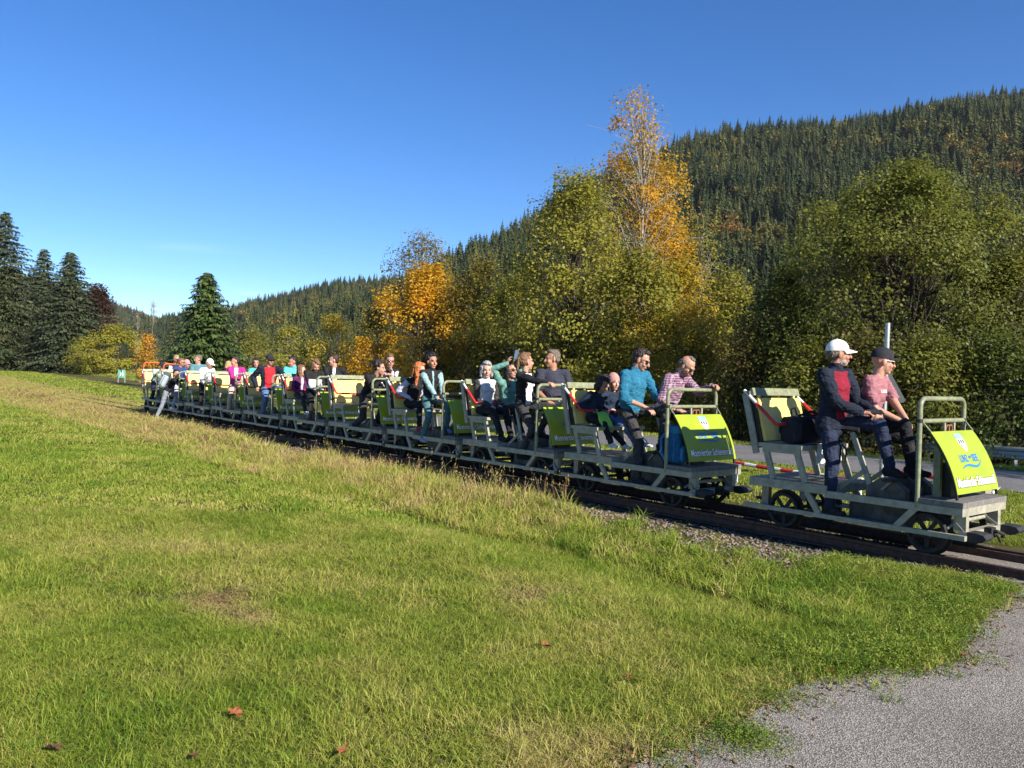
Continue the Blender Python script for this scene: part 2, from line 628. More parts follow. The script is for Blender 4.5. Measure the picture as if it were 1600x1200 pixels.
M_HILL = mat('forest_floor', (0.018, 0.024, 0.011), rough=1.0, var=0.5, scale=0.05, spec=0.05, col2=(0.045, 0.045, 0.02))
main_r1 = lambda px: interp(px, [(380, 420), (720, 560), (1000, 800), (1600, 950), (3000, 900)])
main_r0 = lambda px: interp(px, [(380, 200), (1000, 190), (1600, 170), (3000, 150)])
G_MAIN = hill('hillside', MAIN, main_r0, main_r1, 380, 2600, 120, 40, 16, M_HILL)
G_MID = hill('hillside', MID, 560, 1150, -400, 1000, 70, 24, 12, M_HILL)
G_LEFT = hill('hillside', LEFT, 900, 1700, -900, 420, 60, 20, 20, M_HILL)
# ------------------------------------------------------------------ forest on the hills
def conifer_proto(seed, layers=16, spikes=11):
    r = random.Random(seed)
    V, F, rn = [], [], []
    V += [(0, 0, 0), (0.012, 0, 0), (0, 0.012, 0), (0, 0, 0.9)]
    F += [(0, 1, 3), (1, 2, 3), (2, 0, 3)]
    rn += [0.0] * 4
    bulge = r.uniform(0.75, 1.0)
    for L in range(layers):
        s = L / (layers - 1)
        rad = 0.215 * (1 - s) ** bulge * (0.75 + 0.25 * min(1, s * 6)) + 0.006
        for k in range(spikes):
            a = r.uniform(0, 6.28)
            zc = 0.06 + 0.93 * s ** 0.95 + r.uniform(-0.035, 0.035) * (1 - s)
            rr = rad * r.uniform(0.6, 1.15)
            w = 0.30
            drop = rr * r.uniform(0.45, 0.95)
            o = len(V)
            V += [(0, 0, zc + 0.05), (rr * 0.65 * math.cos(a - w), rr * 0.65 * math.sin(a - w), zc - drop * 0.45),
                  (rr * math.cos(a), rr * math.sin(a), zc - drop), (rr * 0.65 * math.cos(a + w), rr * 0.65 * math.sin(a + w), zc - drop * 0.45)]
            F += [(o, o + 1, o + 2), (o, o + 2, o + 3)]
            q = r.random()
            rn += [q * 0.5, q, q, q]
    me = np_mesh('conifer', V, F, 3)
    a = me.attributes.new('rnd', 'FLOAT', 'POINT')
    a.data.foreach_set('value', np.array(rn, dtype=np.float32))
    return me
def broadleaf_proto(seed, n=340):
    r = np.random.default_rng(seed)
    lob = r.normal(size=(9, 3)) * (0.16, 0.16, 0.15) + (0, 0, 0.58)
    c = lob[r.integers(0, 9, n)] + r.normal(size=(n, 3)) * 0.085
    sz = r.uniform(0.022, 0.05, n)
    a, b = rand_frames(r, n)
    V = np.concatenate([c + a * sz[:, None], c + b * sz[:, None], c - a * sz[:, None], c - b * sz[:, None]], 1).reshape(-1, 3)
    F = np.arange(n * 4).reshape(n, 4)
    me = np_mesh('broadleaf', V, F)
    at = me.attributes.new('rnd', 'FLOAT', 'POINT')
    at.data.foreach_set('value', np.repeat(r.random(n), 4).astype(np.float32))
    return me
def rand_frames(r, n, upbias=0.0):
    nrm = r.normal(size=(n, 3))
    nrm[:, 2] += upbias
    nrm /= np.linalg.norm(nrm, axis=1)[:, None]
    h = r.normal(size=(n, 3))
    a = np.cross(nrm, h)
    a /= np.linalg.norm(a, axis=1)[:, None]
    return a, np.cross(nrm, a)

def grid_at(G, u, v):
    nA, nR = G.shape[0] - 1, G.shape[1] - 1
    x, y = u * nA, v * nR
    i, j = min(int(x), nA - 1), min(int(y), nR - 1)
    fx, fy = x - i, y - j
    return (G[i, j] * (1 - fx) + G[i + 1, j] * fx) * (1 - fy) + (G[i, j + 1] * (1 - fx) + G[i + 1, j + 1] * fx) * fy
CON = [conifer_proto(s) for s in range(5)]
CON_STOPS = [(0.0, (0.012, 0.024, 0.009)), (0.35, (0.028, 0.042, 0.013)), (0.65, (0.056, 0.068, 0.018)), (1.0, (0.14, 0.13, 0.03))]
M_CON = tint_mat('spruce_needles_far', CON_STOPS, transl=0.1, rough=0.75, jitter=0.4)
BRO_STOPS = [(0.0, (0.04, 0.058, 0.018)), (0.4, (0.085, 0.09, 0.022)), (0.7, (0.16, 0.135, 0.028)), (0.9, (0.26, 0.17, 0.03)), (1.0, (0.24, 0.10, 0.03))]
M_BRO = tint_mat('autumn_leaves_far', BRO_STOPS, transl=0.25, rough=0.7, jitter=0.2)
BRO = [broadleaf_proto(s) for s in range(4)]
def forest(name, G, n, hmin, hmax, u0, u1, broad_share, label, seed, vmax=0.86):
    r = np.random.default_rng(seed)
    C, B = [], []
    dmax = float(np.max(G[:, :, 1]))
    while len(C) + len(B) < n:
        u, v = r.uniform(u0, u1), r.uniform(0.0, vmax)
        p = grid_at(G, u, v)
        if r.random() > p[1] / dmax:
            continue
        nz = mnoise.noise(Vector((p[0] * 0.011, p[1] * 0.011, seed))) + 0.5 * mnoise.noise(Vector((p[0] * 0.04, p[1] * 0.04, seed + 3)))
        edge = sstep(0.70, 0.80, v) * 0.22 + 0.25 * (1 - sstep(0.02, 0.16, v))
        isb = r.random() < broad_share * (0.25 if nz < 0.15 else 2.6) + edge * (nz > -0.2)
        (B if isb else C).append((p[0], p[1], p[2], nz))
    for kind, L, pro, mt in (('conifers', C, CON, M_CON), ('broadleaf trees', B, BRO, M_BRO)):
        if not L:
            continue
        L = np.array(L)
        k = len(L)
        h = r.uniform(hmin, hmax, k) * (0.75 if kind != 'conifers' else 1.0) * r.uniform(0.55, 1.15, k)
        h = h * np.clip(L[:, 1] / 520.0, 0.38, 1.0)
        wd = h * r.uniform(0.95, 1.5, k)
        P = L[:, :3] - np.array([0, 0, 0.8])
        rot = np.stack([r.normal(0, 0.02, k), r.normal(0, 0.02, k), r.uniform(0, 6.28, k)], 1)
        tint = np.clip(r.beta(2, 3, k) * 0.7 + 0.46 * L[:, 3] + 0.08, 0, 1) if kind == 'conifers' else np.clip(r.beta(2, 2, k) * 0.9, 0, 1)
        o = scatter('forest', mt, [m.copy() for m in pro], P, rot, np.stack([wd, wd, h], 1), tint, r.integers(0, len(pro), k))
        tag(o, label % kind, 'forest', kind='stuff')
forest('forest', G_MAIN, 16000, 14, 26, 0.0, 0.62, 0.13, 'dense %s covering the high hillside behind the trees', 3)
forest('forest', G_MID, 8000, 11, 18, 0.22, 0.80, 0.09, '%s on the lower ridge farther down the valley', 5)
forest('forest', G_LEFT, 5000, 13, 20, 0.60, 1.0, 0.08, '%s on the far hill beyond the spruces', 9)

# ------------------------------------------------------------------ single trees
M_LEAF = attr_leaf_mat('leaf', 0.5)
M_NEEDLE = attr_leaf_mat('needle', 0.10, 0.6)
M_BARK = mat('brown_bark', (0.075, 0.058, 0.042), rough=0.95, var=0.4, scale=6, bump=0.6)
M_BIRCH = mat('pale_bark', (0.27, 0.245, 0.20), rough=0.8, var=0.5, scale=5, bump=0.3)
M_GREYBARK = mat('grey_bark', (0.20, 0.18, 0.15), rough=0.9, var=0.35, scale=6, bump=0.4)

def leaf_mesh(name, C, size, cols, r, aspect=0.62, out=None):
    n = len(C)
    nrm = r.normal(size=(n, 3)) * 0.55 + (0, 0, 0.5)
    if out is not None:
        nrm = nrm + out * 0.9
    nrm /= np.linalg.norm(nrm, axis=1)[:, None]
    a = np.cross(nrm, r.normal(size=(n, 3)))
    a /= np.linalg.norm(a, axis=1)[:, None]
    b = np.cross(nrm, a)
    L = (size * r.uniform(0.7, 1.25, n))[:, None]
    V = np.concatenate([C + a * L, C + b * L * aspect, C - a * L * 0.8, C - b * L * aspect], 1).reshape(-1, 3)
    F = np.arange(n * 4).reshape(n, 4)
    me = np_mesh(name, V, F)
    at = me.attributes.new('leafcol', 'FLOAT_COLOR', 'POINT')
    c4 = np.ones((n, 4), dtype=np.float32)
    c4[:, :3] = cols
    at.data.foreach_set('color', np.repeat(c4, 4, axis=0).ravel())
    return me
def pal(r, n, cols, jit=0.25):
    "random mix of palette colours, one per leaf"
    cols = np.array(cols)
    w = r.dirichlet([0.6] * len(cols), n)
    c = w @ cols
    return np.clip(c * 1.18 * r.uniform(1 - jit, 1 + jit, (n, 1)), 0, 1)
def limb(b, p, q, r0, r1, r, bend=0.12, n=5, sides=5):
    p, q = Vector(p), Vector(q)
    L = (q - p).length
    off = Vector((r.normal(), r.normal(), r.normal() + 0.6)) * bend * L
    pts = []
    for i in range(n + 1):
        s = i / n
        pts.append(p.lerp(q, s) + off * (s * (1 - s)))
    b.tube(pts, [r0 + (r1 - r0) * i / n for i in range(n + 1)], sides, cap=False)
    return pts
def tree(px, depth, top, halfw, nclus, nleaf, palette, label, name='broadleaf_tree', cat='tree', group=None, seed=0, base_h=0.12,
         leaf=0.075, trunk_r=None, bark=None, shape=1.0, sig=0.42, bare=0.0, ntrunk=1, xy=None, pal_top=None, height=None, fill=0.55, twigs=3, lop=0.0):
    """deciduous tree or tall shrub: limbs to leaf clusters spread through an uneven crown.
    px, top and halfw are read off the photo; depth makes them metres."""
    r = np.random.default_rng(1000 + seed)
    x, y = xy if xy else pixel_dir(px, depth)
    if xy is None:
        x -= 0.027 * 0
    z0 = gz(x, y) - 0.05
    H = height if height else (horizon(px) - top) / FPX * depth + EYE - z0
    W = halfw / FPX * depth if xy is None else halfw
    root = empty(name, (x, y, z0))
    tag(root, label, cat, group)
    hb = H * base_h
    # uneven envelope
    ph = r.uniform(0, 6.28, 6)
    def env(az, s):
        prof = math.sin(math.pi * min(1, max(0.0, 0.12 + 0.88 * s)) ** (0.80 * shape)) ** 0.65 if s < 1 else 0
        lob = 1 + 0.20 * math.sin(2 * az + ph[0]) + 0.16 * math.sin(3 * az + ph[1] + 4 * s) + 0.12 * math.sin(5 * az + ph[2] + 7 * s)
        return W * prof * lob
    tb = MB()
    tr = trunk_r or max(0.05, H * 0.014)
    bases = []
    for k in range(ntrunk):
        a = r.uniform(0, 6.28)
        sp = 0 if ntrunk == 1 else r.uniform(0.1, 0.35) * W
        q = Vector((sp * math.cos(a), sp * math.sin(a), H * r.uniform(0.72, 0.9)))
        p = Vector((0.25 * sp * math.cos(a), 0.25 * sp * math.sin(a), 0))
        bases.append(limb(tb, p, q, tr * (1 if ntrunk == 1 else 0.6), tr * 0.15, r, 0.05, 9, 7))
    cen, zs = [], []
    while len(cen) < nclus:
        s = r.uniform(0, 1) ** 0.9
        az = r.uniform(0, 6.28)
        R = env(az, s) * math.sqrt(r.uniform(fill * 0.25, 1.0))
        c = Vector((R * math.cos(az) + lop * s * W, R * math.sin(az), hb + (H - hb) * s * 0.985))
        cen.append(c)
        zs.append(s)
    tips = []
    for c in cen:
        bp = bases[r.integers(0, len(bases))]
        zt = max(hb * 0.5, c.z - (0.35 + 0.9 * r.random()) * math.hypot(c.x, c.y) - 0.15 * H * r.random())
        st = min(bp, key=lambda v: abs(v.z - zt))
        d = (c - st).length
        pts = limb(tb, st, c, max(0.008, tr * 0.10 + 0.006 * d), 0.006, r, 0.14, 4, 4)
        tips.append(c)
        for _ in range(twigs):
            e = c + Vector(r.normal(size=3)) * sig * 0.95
            limb(tb, pts[-2], e, 0.008, 0.003, r, 0.15, 2, 3)
    tb.build('trunk', bark or M_BARK, root, smooth=True)
    ce = np.array([tuple(c) for c in tips])
    keep = r.uniform(0, 1, len(ce)) >= bare * (np.array(zs) > 0.75)
    wt = r.gamma(2.2, 1, len(ce)) * keep
    wt = wt / wt.sum()
    n = nleaf
    idx = r.choice(len(ce), n, p=wt)
    sg = sig * r.uniform(0.55, 1.25, len(ce))
    C = ce[idx] + np.clip(r.normal(size=(n, 3)), -1.45, 1.45) * sg[idx][:, None] * np.array([1, 1, 0.8])
    C[:, 2] = np.maximum(C[:, 2], 0.06)
    basec = pal(r, len(ce), palette, 0.2)
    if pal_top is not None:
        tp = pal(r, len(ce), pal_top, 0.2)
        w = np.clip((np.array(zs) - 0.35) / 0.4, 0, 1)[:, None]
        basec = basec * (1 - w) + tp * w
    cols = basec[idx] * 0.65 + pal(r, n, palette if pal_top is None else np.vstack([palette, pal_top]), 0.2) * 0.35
    mid = np.array([0, 0, H * 0.45])
    og = C - ce[idx]
    og /= np.linalg.norm(og, axis=1)[:, None] + 1e-6
    oc = ce[idx] - mid
    oc /= np.linalg.norm(oc, axis=1)[:, None] + 1e-6
    me = leaf_mesh('crown', C, leaf, cols, r, out=0.6 * og + 0.6 * oc)
    me.materials.append(M_LEAF)
    link('crown', me, root)
    return root

def spruce(px, depth, top, halfw, label, seed, cols, name='spruce_tree', base_h=0.05, levels=34, group=None, droop=0.45, foot=None):
    r = np.random.default_rng(500 + seed)
    x, y = pixel_dir(px, depth)
    z0 = gz(x, y) - 0.1
    H = (horizon(px) - top) / FPX * depth + EYE - z0
    W = halfw / FPX * depth
    root = empty(name, (x, y, z0))
    tag(root, label, 'tree', group)
    MB().tube([(0, 0, 0), (0, 0, H * 0.5), (0.02 * W, 0, H * 0.97)], [H * 0.013, H * 0.008, 0.02], 7).build('trunk', M_BARK, root, smooth=True)
    V, Cc = [], []
    cols = np.array(cols)
    for L in range(levels):
        s = (L + r.uniform(-0.3, 0.3)) / levels
        s = min(0.985, max(0, s))
        z_ = H * (base_h + (1 - base_h) * s)
        R = W * ((1 - s) ** 0.78) * (0.55 + 0.45 * min(1, s * 5 + 0.4)) * r.uniform(0.88, 1.1) + 0.12
        nb = int(10 + 6 * (1 - s))
        o = r.uniform(0, 6.28)
        for k in range(nb):
            az = o + 6.283 * k / nb + r.normal(0, 0.25)
            z = z_ + r.uniform(-0.6, 0.6) * H / levels
            Lb = R * r.uniform(0.6, 1.12)
            dr = droop * r.uniform(0.5, 1.3) * (1 - 0.75 * s)
            ca, sa = math.cos(az), math.sin(az)
            m = int(8 + Lb * 8.5)
            shade = r.uniform(0.7, 1.2)
            colr = cols[r.integers(0, len(cols))] * shade
            for i in range(m):
                q = (i + r.random()) / m
                q = 0.12 + 0.88 * q
                rx = Lb * q
                zz = z - dr * Lb * (q ** 1.3) + 0.22 * Lb * dr * q ** 4
                side = r.normal() * (0.16 * Lb * (1.1 - q) + 0.08)
                ex, ey = ca * rx - sa * side, sa * rx + ca * side
                ln = r.uniform(0.18, 0.42) * (0.6 + 0.4 * min(1, W / 3))
                wd = ln * 0.28
                dirx = ca * 0.7 - sa * np.sign(side) * 0.6
                diry = sa * 0.7 + ca * np.sign(side) * 0.6
                dz = -r.uniform(0.2, 0.9)
                V += [(ex, ey, zz + 0.03), (ex + dirx * ln * 0.5 - diry * wd, ey + diry * ln * 0.5 + dirx * wd, zz + dz * ln * 0.45),
                      (ex + dirx * ln, ey + diry * ln, zz + dz * ln), (ex + dirx * ln * 0.5 + diry * wd, ey + diry * ln * 0.5 - dirx * wd, zz + dz * ln * 0.4)]
                Cc.append(colr * r.uniform(0.75, 1.25))
    n = len(Cc)
    me = np_mesh('crown', V, np.arange(n * 4).reshape(n, 4))
    at = me.attributes.new('leafcol', 'FLOAT_COLOR', 'POINT')
    c4 = np.ones((n, 4), dtype=np.float32)
    c4[:, :3] = np.clip(np.array(Cc), 0, 1)
    at.data.foreach_set('color', np.repeat(c4, 4, axis=0).ravel())
    me.materials.append(M_NEEDLE)
    link('crown', me, root)
    return root

GREEN = [(0.06, 0.088, 0.015), (0.095, 0.12, 0.02), (0.14, 0.155, 0.028)]
OLIVE = [(0.125, 0.14, 0.02), (0.22, 0.21, 0.03), (0.32, 0.28, 0.042)]
YELLOW = [(0.48, 0.31, 0.018), (0.60, 0.37, 0.02), (0.36, 0.27, 0.03)]
GOLD = [(0.55, 0.26, 0.018), (0.64, 0.33, 0.02), (0.42, 0.22, 0.02)]
BRONZE = [(0.16, 0.095, 0.035), (0.25, 0.14, 0.042), (0.11, 0.075, 0.03)]
LIME = [(0.19, 0.20, 0.026), (0.29, 0.27, 0.034), (0.37, 0.31, 0.042)]
SPR = [(0.045, 0.062, 0.026), (0.07, 0.082, 0.032), (0.092, 0.10, 0.044)]
SPRB = [(0.055, 0.072, 0.034), (0.078, 0.092, 0.042), (0.045, 0.058, 0.028)]
SPRG = [(0.045, 0.08, 0.02), (0.065, 0.10, 0.024), (0.08, 0.11, 0.03)]

# the spruces at the edge of the meadow
spruce(2, 92, 330, 92, 'tallest spruce at the left edge of the meadow', 1, SPR, levels=60, base_h=0.06)
spruce(64, 104, 388, 62, 'slim spruce between the two broader spruces on the left', 2, SPRB, levels=50, base_h=0.08)
spruce(106, 90, 393, 76, 'grey green spruce next to the copper coloured tree', 3, SPRB, levels=54, base_h=0.07)
spruce(-66, 98, 360, 64, 'dark spruce cut off by the left border of the photo', 4, SPR, levels=54, base_h=0.06)
spruce(320, 62, 425, 78, 'single bright green spruce behind the tail of the train', 5, SPRG, levels=52, base_h=0.02, droop=0.3)
spruce(268, 110, 498, 22, 'small dark spruce beside the bright green one', 6, SPR, levels=22, base_h=0.02)
tree(150, 100, 450, 34, 70, 8000, [(0.06, 0.032, 0.022), (0.09, 0.05, 0.03)], 'copper brown tree behind the grey green spruce', seed=21, leaf=0.16, sig=0.6)
tree(176, 80, 510, 46, 90, 14000, LIME, 'round yellow green bush at the edge of the meadow', name='round_bush', cat='bush', seed=22, leaf=0.09, base_h=0.02, ntrunk=4, sig=0.4)
tree(130, 84, 530, 26, 40, 3500, OLIVE, 'low olive bush under the grey green spruce', name='low_bush', cat='bush', seed=23, leaf=0.09, base_h=0.02, ntrunk=3)
tree(228, 56, 520, 13, 30, 1500, GOLD, 'thin sapling with orange leaves behind the last draisine', name='sapling', cat='tree', seed=24, leaf=0.07, base_h=0.1, sig=0.3, trunk_r=0.03)
tree(237, 57, 466, 8, 22, 120, GOLD, 'bare leafless pole tree rising above the orange sapling', name='bare_tree', seed=25, leaf=0.05, base_h=0.3, sig=0.25, trunk_r=0.04, bark=M_GREYBARK, twigs=4)
tree(213, 58, 488, 6, 16, 60, GOLD, 'bare thin tree left of the orange sapling', name='bare_tree', seed=26, leaf=0.05, base_h=0.3, sig=0.2, trunk_r=0.03, bark=M_GREYBARK, twigs=4)

# the band of trees behind the path, from the far left end to the near right end
BAND = 'autumn trees in a band behind the path'
tree(395, 66, 520, 30, 50, 4500, OLIVE, 'pale shrub just right of the bright green spruce', name='shrub', cat='bush', seed=31, leaf=0.08, base_h=0.03, ntrunk=4, bark=M_GREYBARK, group=BAND)
tree(450, 60, 510, 42, 60, 6000, OLIVE + LIME, 'olive shrub behind the man with the red shirt', name='shrub', cat='bush', seed=32, leaf=0.08, base_h=0.03, ntrunk=4, bark=M_GREYBARK, group=BAND)
tree(520, 57, 497, 48, 70, 8000, LIME + YELLOW, 'yellowish shrub behind the boy in the grey jacket', name='shrub', cat='bush', seed=33, leaf=0.08, base_h=0.03, ntrunk=4, bark=M_GREYBARK, group=BAND)
tree(588, 52, 478, 42, 70, 8000, BRONZE + OLIVE + LIME, 'brownish shrub behind the curly haired man', name='shrub', cat='bush', seed=34, leaf=0.075, base_h=0.03, ntrunk=4, bark=M_GREYBARK, group=BAND)
tree(655, 50, 366, 66, 90, 8500, OLIVE + BRONZE, 'thin topped olive tree rising above the yellow maple', seed=35, leaf=0.08, base_h=0.2, bark=M_GREYBARK, sig=0.5, bare=0.12, group=BAND)
tree(668, 44, 424, 104, 165, 26000, YELLOW + GOLD, 'bright yellow maple behind the woman with dark hair', seed=36, leaf=0.085, base_h=0.06, sig=0.45, group=BAND, ntrunk=2)
tree(748, 42, 410, 66, 90, 11000, OLIVE + BRONZE + LIME, 'brown and olive tree right of the yellow maple', seed=37, leaf=0.08, base_h=0.05, ntrunk=2, group=BAND)
tree(800, 40, 430, 62, 80, 11000, LIME + OLIVE, 'green tree behind the grey haired woman', seed=38, leaf=0.075, base_h=0.05, ntrunk=2, group=BAND)
tree(892, 33, 280, 128, 190, 23000, OLIVE + LIME, 'tall loose olive green tree with a dark trunk beside the birch', seed=39, leaf=0.075, base_h=0.12, sig=0.5, trunk_r=0.2, bare=0.25, group=BAND)
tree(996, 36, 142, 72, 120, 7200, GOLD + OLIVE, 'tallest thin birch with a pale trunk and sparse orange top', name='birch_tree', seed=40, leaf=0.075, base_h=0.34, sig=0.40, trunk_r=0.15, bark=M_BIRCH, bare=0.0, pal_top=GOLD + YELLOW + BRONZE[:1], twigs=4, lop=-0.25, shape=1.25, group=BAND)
tree(1026, 38, 236, 58, 80, 9500, GOLD + YELLOW, 'slender golden tree right behind the birch trunk', seed=41, leaf=0.09, base_h=0.15, sig=0.45, bark=M_GREYBARK, group=BAND)
tree(985, 30, 385, 84, 110, 15000, LIME + OLIVE + GREEN[1:], 'green tree below the birch with yellow tinged leaves', seed=42, leaf=0.075, base_h=0.06, ntrunk=2, group=BAND)
tree(1062, 31, 405, 62, 90, 11000, YELLOW + OLIVE, 'yellow brown tree behind the man in the plaid shirt', seed=43, leaf=0.075, base_h=0.05, ntrunk=3, group=BAND)
tree(1090, 37, 350, 40, 45, 2200, OLIVE, 'thin half bare tree right of the birch', seed=44, leaf=0.08, base_h=0.2, bark=M_BIRCH, sig=0.5, bare=0.4, group=BAND)
tree(1138, 35, 412, 44, 70, 8500, LIME + OLIVE, 'yellow green willow like tree left of the big dark bush', seed=45, leaf=0.075, base_h=0.05, ntrunk=2, group=BAND)
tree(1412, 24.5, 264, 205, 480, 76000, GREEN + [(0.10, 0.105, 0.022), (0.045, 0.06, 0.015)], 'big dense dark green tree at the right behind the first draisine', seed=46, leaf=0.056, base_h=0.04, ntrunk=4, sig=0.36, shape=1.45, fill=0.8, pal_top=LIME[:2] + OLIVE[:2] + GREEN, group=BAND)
tree(1225, 25, 420, 80, 130, 20000, GREEN, 'dark green bush left of the big tree on the right', name='tall_bush', cat='bush', seed=47, leaf=0.055, base_h=0.03, ntrunk=3, fill=0.8, group=BAND)
tree(1585, 23, 395, 100, 150, 24000, GREEN + OLIVE, 'dark bush at the right border of the photo', name='tall_bush', cat='bush', seed=48, leaf=0.055, base_h=0.03, ntrunk=3, fill=0.8, group=BAND)
# undergrowth closing the foot of the band
for k, (px, dp, tp, hw, pl, lb) in enumerate([
        (700, 45, 520, 46, GREEN + OLIVE, 'low green undergrowth at the foot of the yellow maple'),
        (765, 41, 515, 46, OLIVE + BRONZE, 'low brownish undergrowth left of the phone held up'),
        (835, 37, 510, 50, GREEN, 'low green undergrowth behind the man in the dark tee'),
        (905, 33, 505, 54, OLIVE + YELLOW, 'low yellowish undergrowth behind the child in the pink beanie'),
        (1000, 29, 500, 56, YELLOW + OLIVE, 'low golden undergrowth behind the man in the blue shirt'),
        (1080, 27, 505, 56, GREEN + YELLOW, 'low mixed undergrowth behind the handle of the second draisine'),
        (1160, 25, 510, 62, GREEN + BRONZE, 'low dark undergrowth behind the gap between the first two draisines'),
        (1260, 22.5, 540, 62, GREEN + OLIVE, 'low dark undergrowth behind the bench of the first draisine'),
        (1345, 21.5, 530, 66, GREEN + BRONZE, 'low dark undergrowth behind the two men with caps'),
        (1450, 20.8, 520, 72, GREEN + OLIVE, 'low dark undergrowth behind the guard rail'),
        (1560, 20.2, 530, 74, GREEN, 'low dark undergrowth at the right end of the guard rail')]):
    tree(px, dp, tp, hw, 80, 10000, pl, lb, name='undergrowth_shrub', cat='bush', seed=70 + k, leaf=0.052, base_h=0.0, ntrunk=4, sig=0.36, fill=0.9, trunk_r=0.05, group='undergrowth under the trees')
# trees beside the path that stand out of the picture on the right and shade its right part
for k, (t_, l_, h_, w_) in enumerate([(-13, 12.5, 12.5, 3.6), (-17, 18.5, 15, 4.6), (-10.5, 17.5, 11.5, 3.6)]):
    p = TW(t_, l_)
    tree(0, 10, 0, w_, 90, 9000, GREEN + OLIVE, ['roadside tree beyond the right border nearest the path', 'tallest roadside tree beyond the right border', 'roadside tree beyond the right border behind the guard rail'][k],
         seed=90 + k, leaf=0.13, base_h=0.12, xy=(p.x, p.y), height=h_, sig=0.6, group=None)
# ------------------------------------------------------------------ grass, stones, leaves on the ground
def tuft(seed, n, h, spread, w, lean=0.5, stalk=False, head=False):
    r = np.random.default_rng(seed)
    V, F, rn = [], [], []
    for i in range(n):
        a, rad = r.uniform(0, 6.28), spread * math.sqrt(r.random())
        bx, by = rad * math.cos(a), rad * math.sin(a)
        hh = h * r.uniform(0.5, 1.15)
        la, lm = r.uniform(0, 6.28), lean * hh * r.uniform(0.25, 1.3)
        dx, dy = lm * math.cos(la), lm * math.sin(la)
        wa = r.uniform(0, 3.14)
        wx, wy = w * math.cos(wa) * r.uniform(0.7, 1.3), w * math.sin(wa) * r.uniform(0.7, 1.3)
        o = len(V)
        V += [(bx - wx, by - wy, 0), (bx + wx, by + wy, 0), (bx + dx * 0.35 + wx * 0.8, by + dy * 0.35 + wy * 0.8, hh * 0.6), (bx + dx * 0.35 - wx * 0.8, by + dy * 0.35 - wy * 0.8, hh * 0.6),
              (bx + dx, by + dy, hh * (1 - 0.25 * min(1, lm / hh)))]
        F += [(o, o + 1, o + 2), (o, o + 2, o + 3), (o + 3, o + 2, o + 4)]
        q = r.random()
        rn += [q] * 5
        if head:
            for _ in range(5):
                c = np.array([bx + dx * 0.92, by + dy * 0.92, hh * 0.86]) + r.normal(size=3) * (0.003, 0.003, 0.022)
                e = r.normal(size=3) * 0.0035
                o = len(V)
                V += [tuple(c), tuple(c + e), tuple(c + (0, 0, 0.02) + e * 0.3)]
                F.append((o, o + 1, o + 2))
                rn += [q] * 3
    me = np_mesh('tuft', V, F, 3)
    at = me.attributes.new('rnd', 'FLOAT', 'POINT')
    at.data.foreach_set('value', np.array(rn, dtype=np.float32))
    return me
def leafy(seed, n, h, spread, w):
    "small broad-leaved weeds"
    r = np.random.default_rng(seed)
    a = r.uniform(0, 6.28, n)
    rad = spread * np.sqrt(r.random(n))
    C = np.stack([rad * np.cos(a), rad * np.sin(a), h * r.uniform(0.15, 1, n) * (1 - 0.6 * (rad / spread) ** 2)], 1)
    u, v = rand_frames(r, n, 1.6)
    V = np.concatenate([C + u * w, C + v * w * 0.7, C - u * w, C - v * w * 0.7], 1).reshape(-1, 3)
    me = np_mesh('weed', V, np.arange(n * 4).reshape(n, 4))
    at = me.attributes.new('rnd', 'FLOAT', 'POINT')
    at.data.foreach_set('value', np.repeat(r.random(n), 4).astype(np.float32))
    return me
GRASS_STOPS = [(0.0, (0.07, 0.15, 0.012)), (0.22, (0.14, 0.225, 0.018)), (0.46, (0.25, 0.305, 0.035)), (0.70, (0.40, 0.38, 0.085)), (0.90, (0.52, 0.41, 0.17)), (1.0, (0.34, 0.21, 0.10))]
M_GRASS = tint_mat('lawn_blades', GRASS_STOPS, transl=0.35, rough=0.55, jitter=0.44)
M_DRY = tint_mat('tall_grass_blades', GRASS_STOPS, transl=0.3, rough=0.65, jitter=0.30)
M_WEED = tint_mat('weed_leaves', [(0, (0.05, 0.11, 0.012)), (0.5, (0.12, 0.20, 0.02)), (1.0, (0.24, 0.27, 0.035))], transl=0.3, rough=0.5, jitter=0.5)

BARE = [(1.9 - 3.6, 5.9), (-3.0, 6.2)]
def lawn_tint(x, y):
    n1 = vnoise(x, y, 0.55, 2.0)
    n2 = vnoise(x, y, 1.9, 5.0)
    n3 = vnoise(x, y, 0.17, 9.0)
    t = 0.20 + 0.17 * n1 + 0.24 * n2 + 0.14 * n3 + 0.12 * vnoise(x, y, 6.0, 15.0)
    return t
def bare_amt(x, y):
    return max(0.0, 1 - math.hypot((x + 1.95) / 0.42, (y - 5.55) / 0.5)) + max(0.0, 1 - math.hypot((x + 1.62) / 0.3, (y - 5.2) / 0.3)) + max(0, 1 - math.hypot((x - 0.15) / 0.35, (y - 5.9) / 0.35)) * 0.8
def lawn_boundary(t):
    "distance of the mown edge from the near side of the track"
    return interp(t, [(-1.2, 2.6), (0.1, 2.35), (1.8, 1.72), (5, 2.2), (10, 2.6), (20, 1.9), (43, 2.1), (90, 2.2)]) + 0.22 * vnoise(t, 0, 0.8, 4)
def asph_margin(x, y):
    if in_poly(x, y, ASPH_FINE):
        return -1
    m = 9e9
    for ax, ay in ASPH_FINE:
        m = min(m, (ax - x) ** 2 + (ay - y) ** 2)
    return math.sqrt(m)
def in_view(x, y, pad=0.06):
    return y > 1.6 and abs(x / y) < 800 / FPX + pad + 0.5 / y
def zone(d0, d1, dens, r):
    "random ground points between two depths within a wedge"
    k, e = 800 / FPX + 0.08, 0.9
    A = k * (d1 * d1 - d0 * d0) + 2 * e * (d1 - d0)
    n = int(A * dens)
    y = r.uniform(d0, d1, 3 * n)
    y = y[r.random(3 * n) < (k * y + e) / (k * d1 + e)][:n]
    x = r.uniform(-1, 1, len(y)) * (k * y + e)
    return np.stack([x, y], 1)
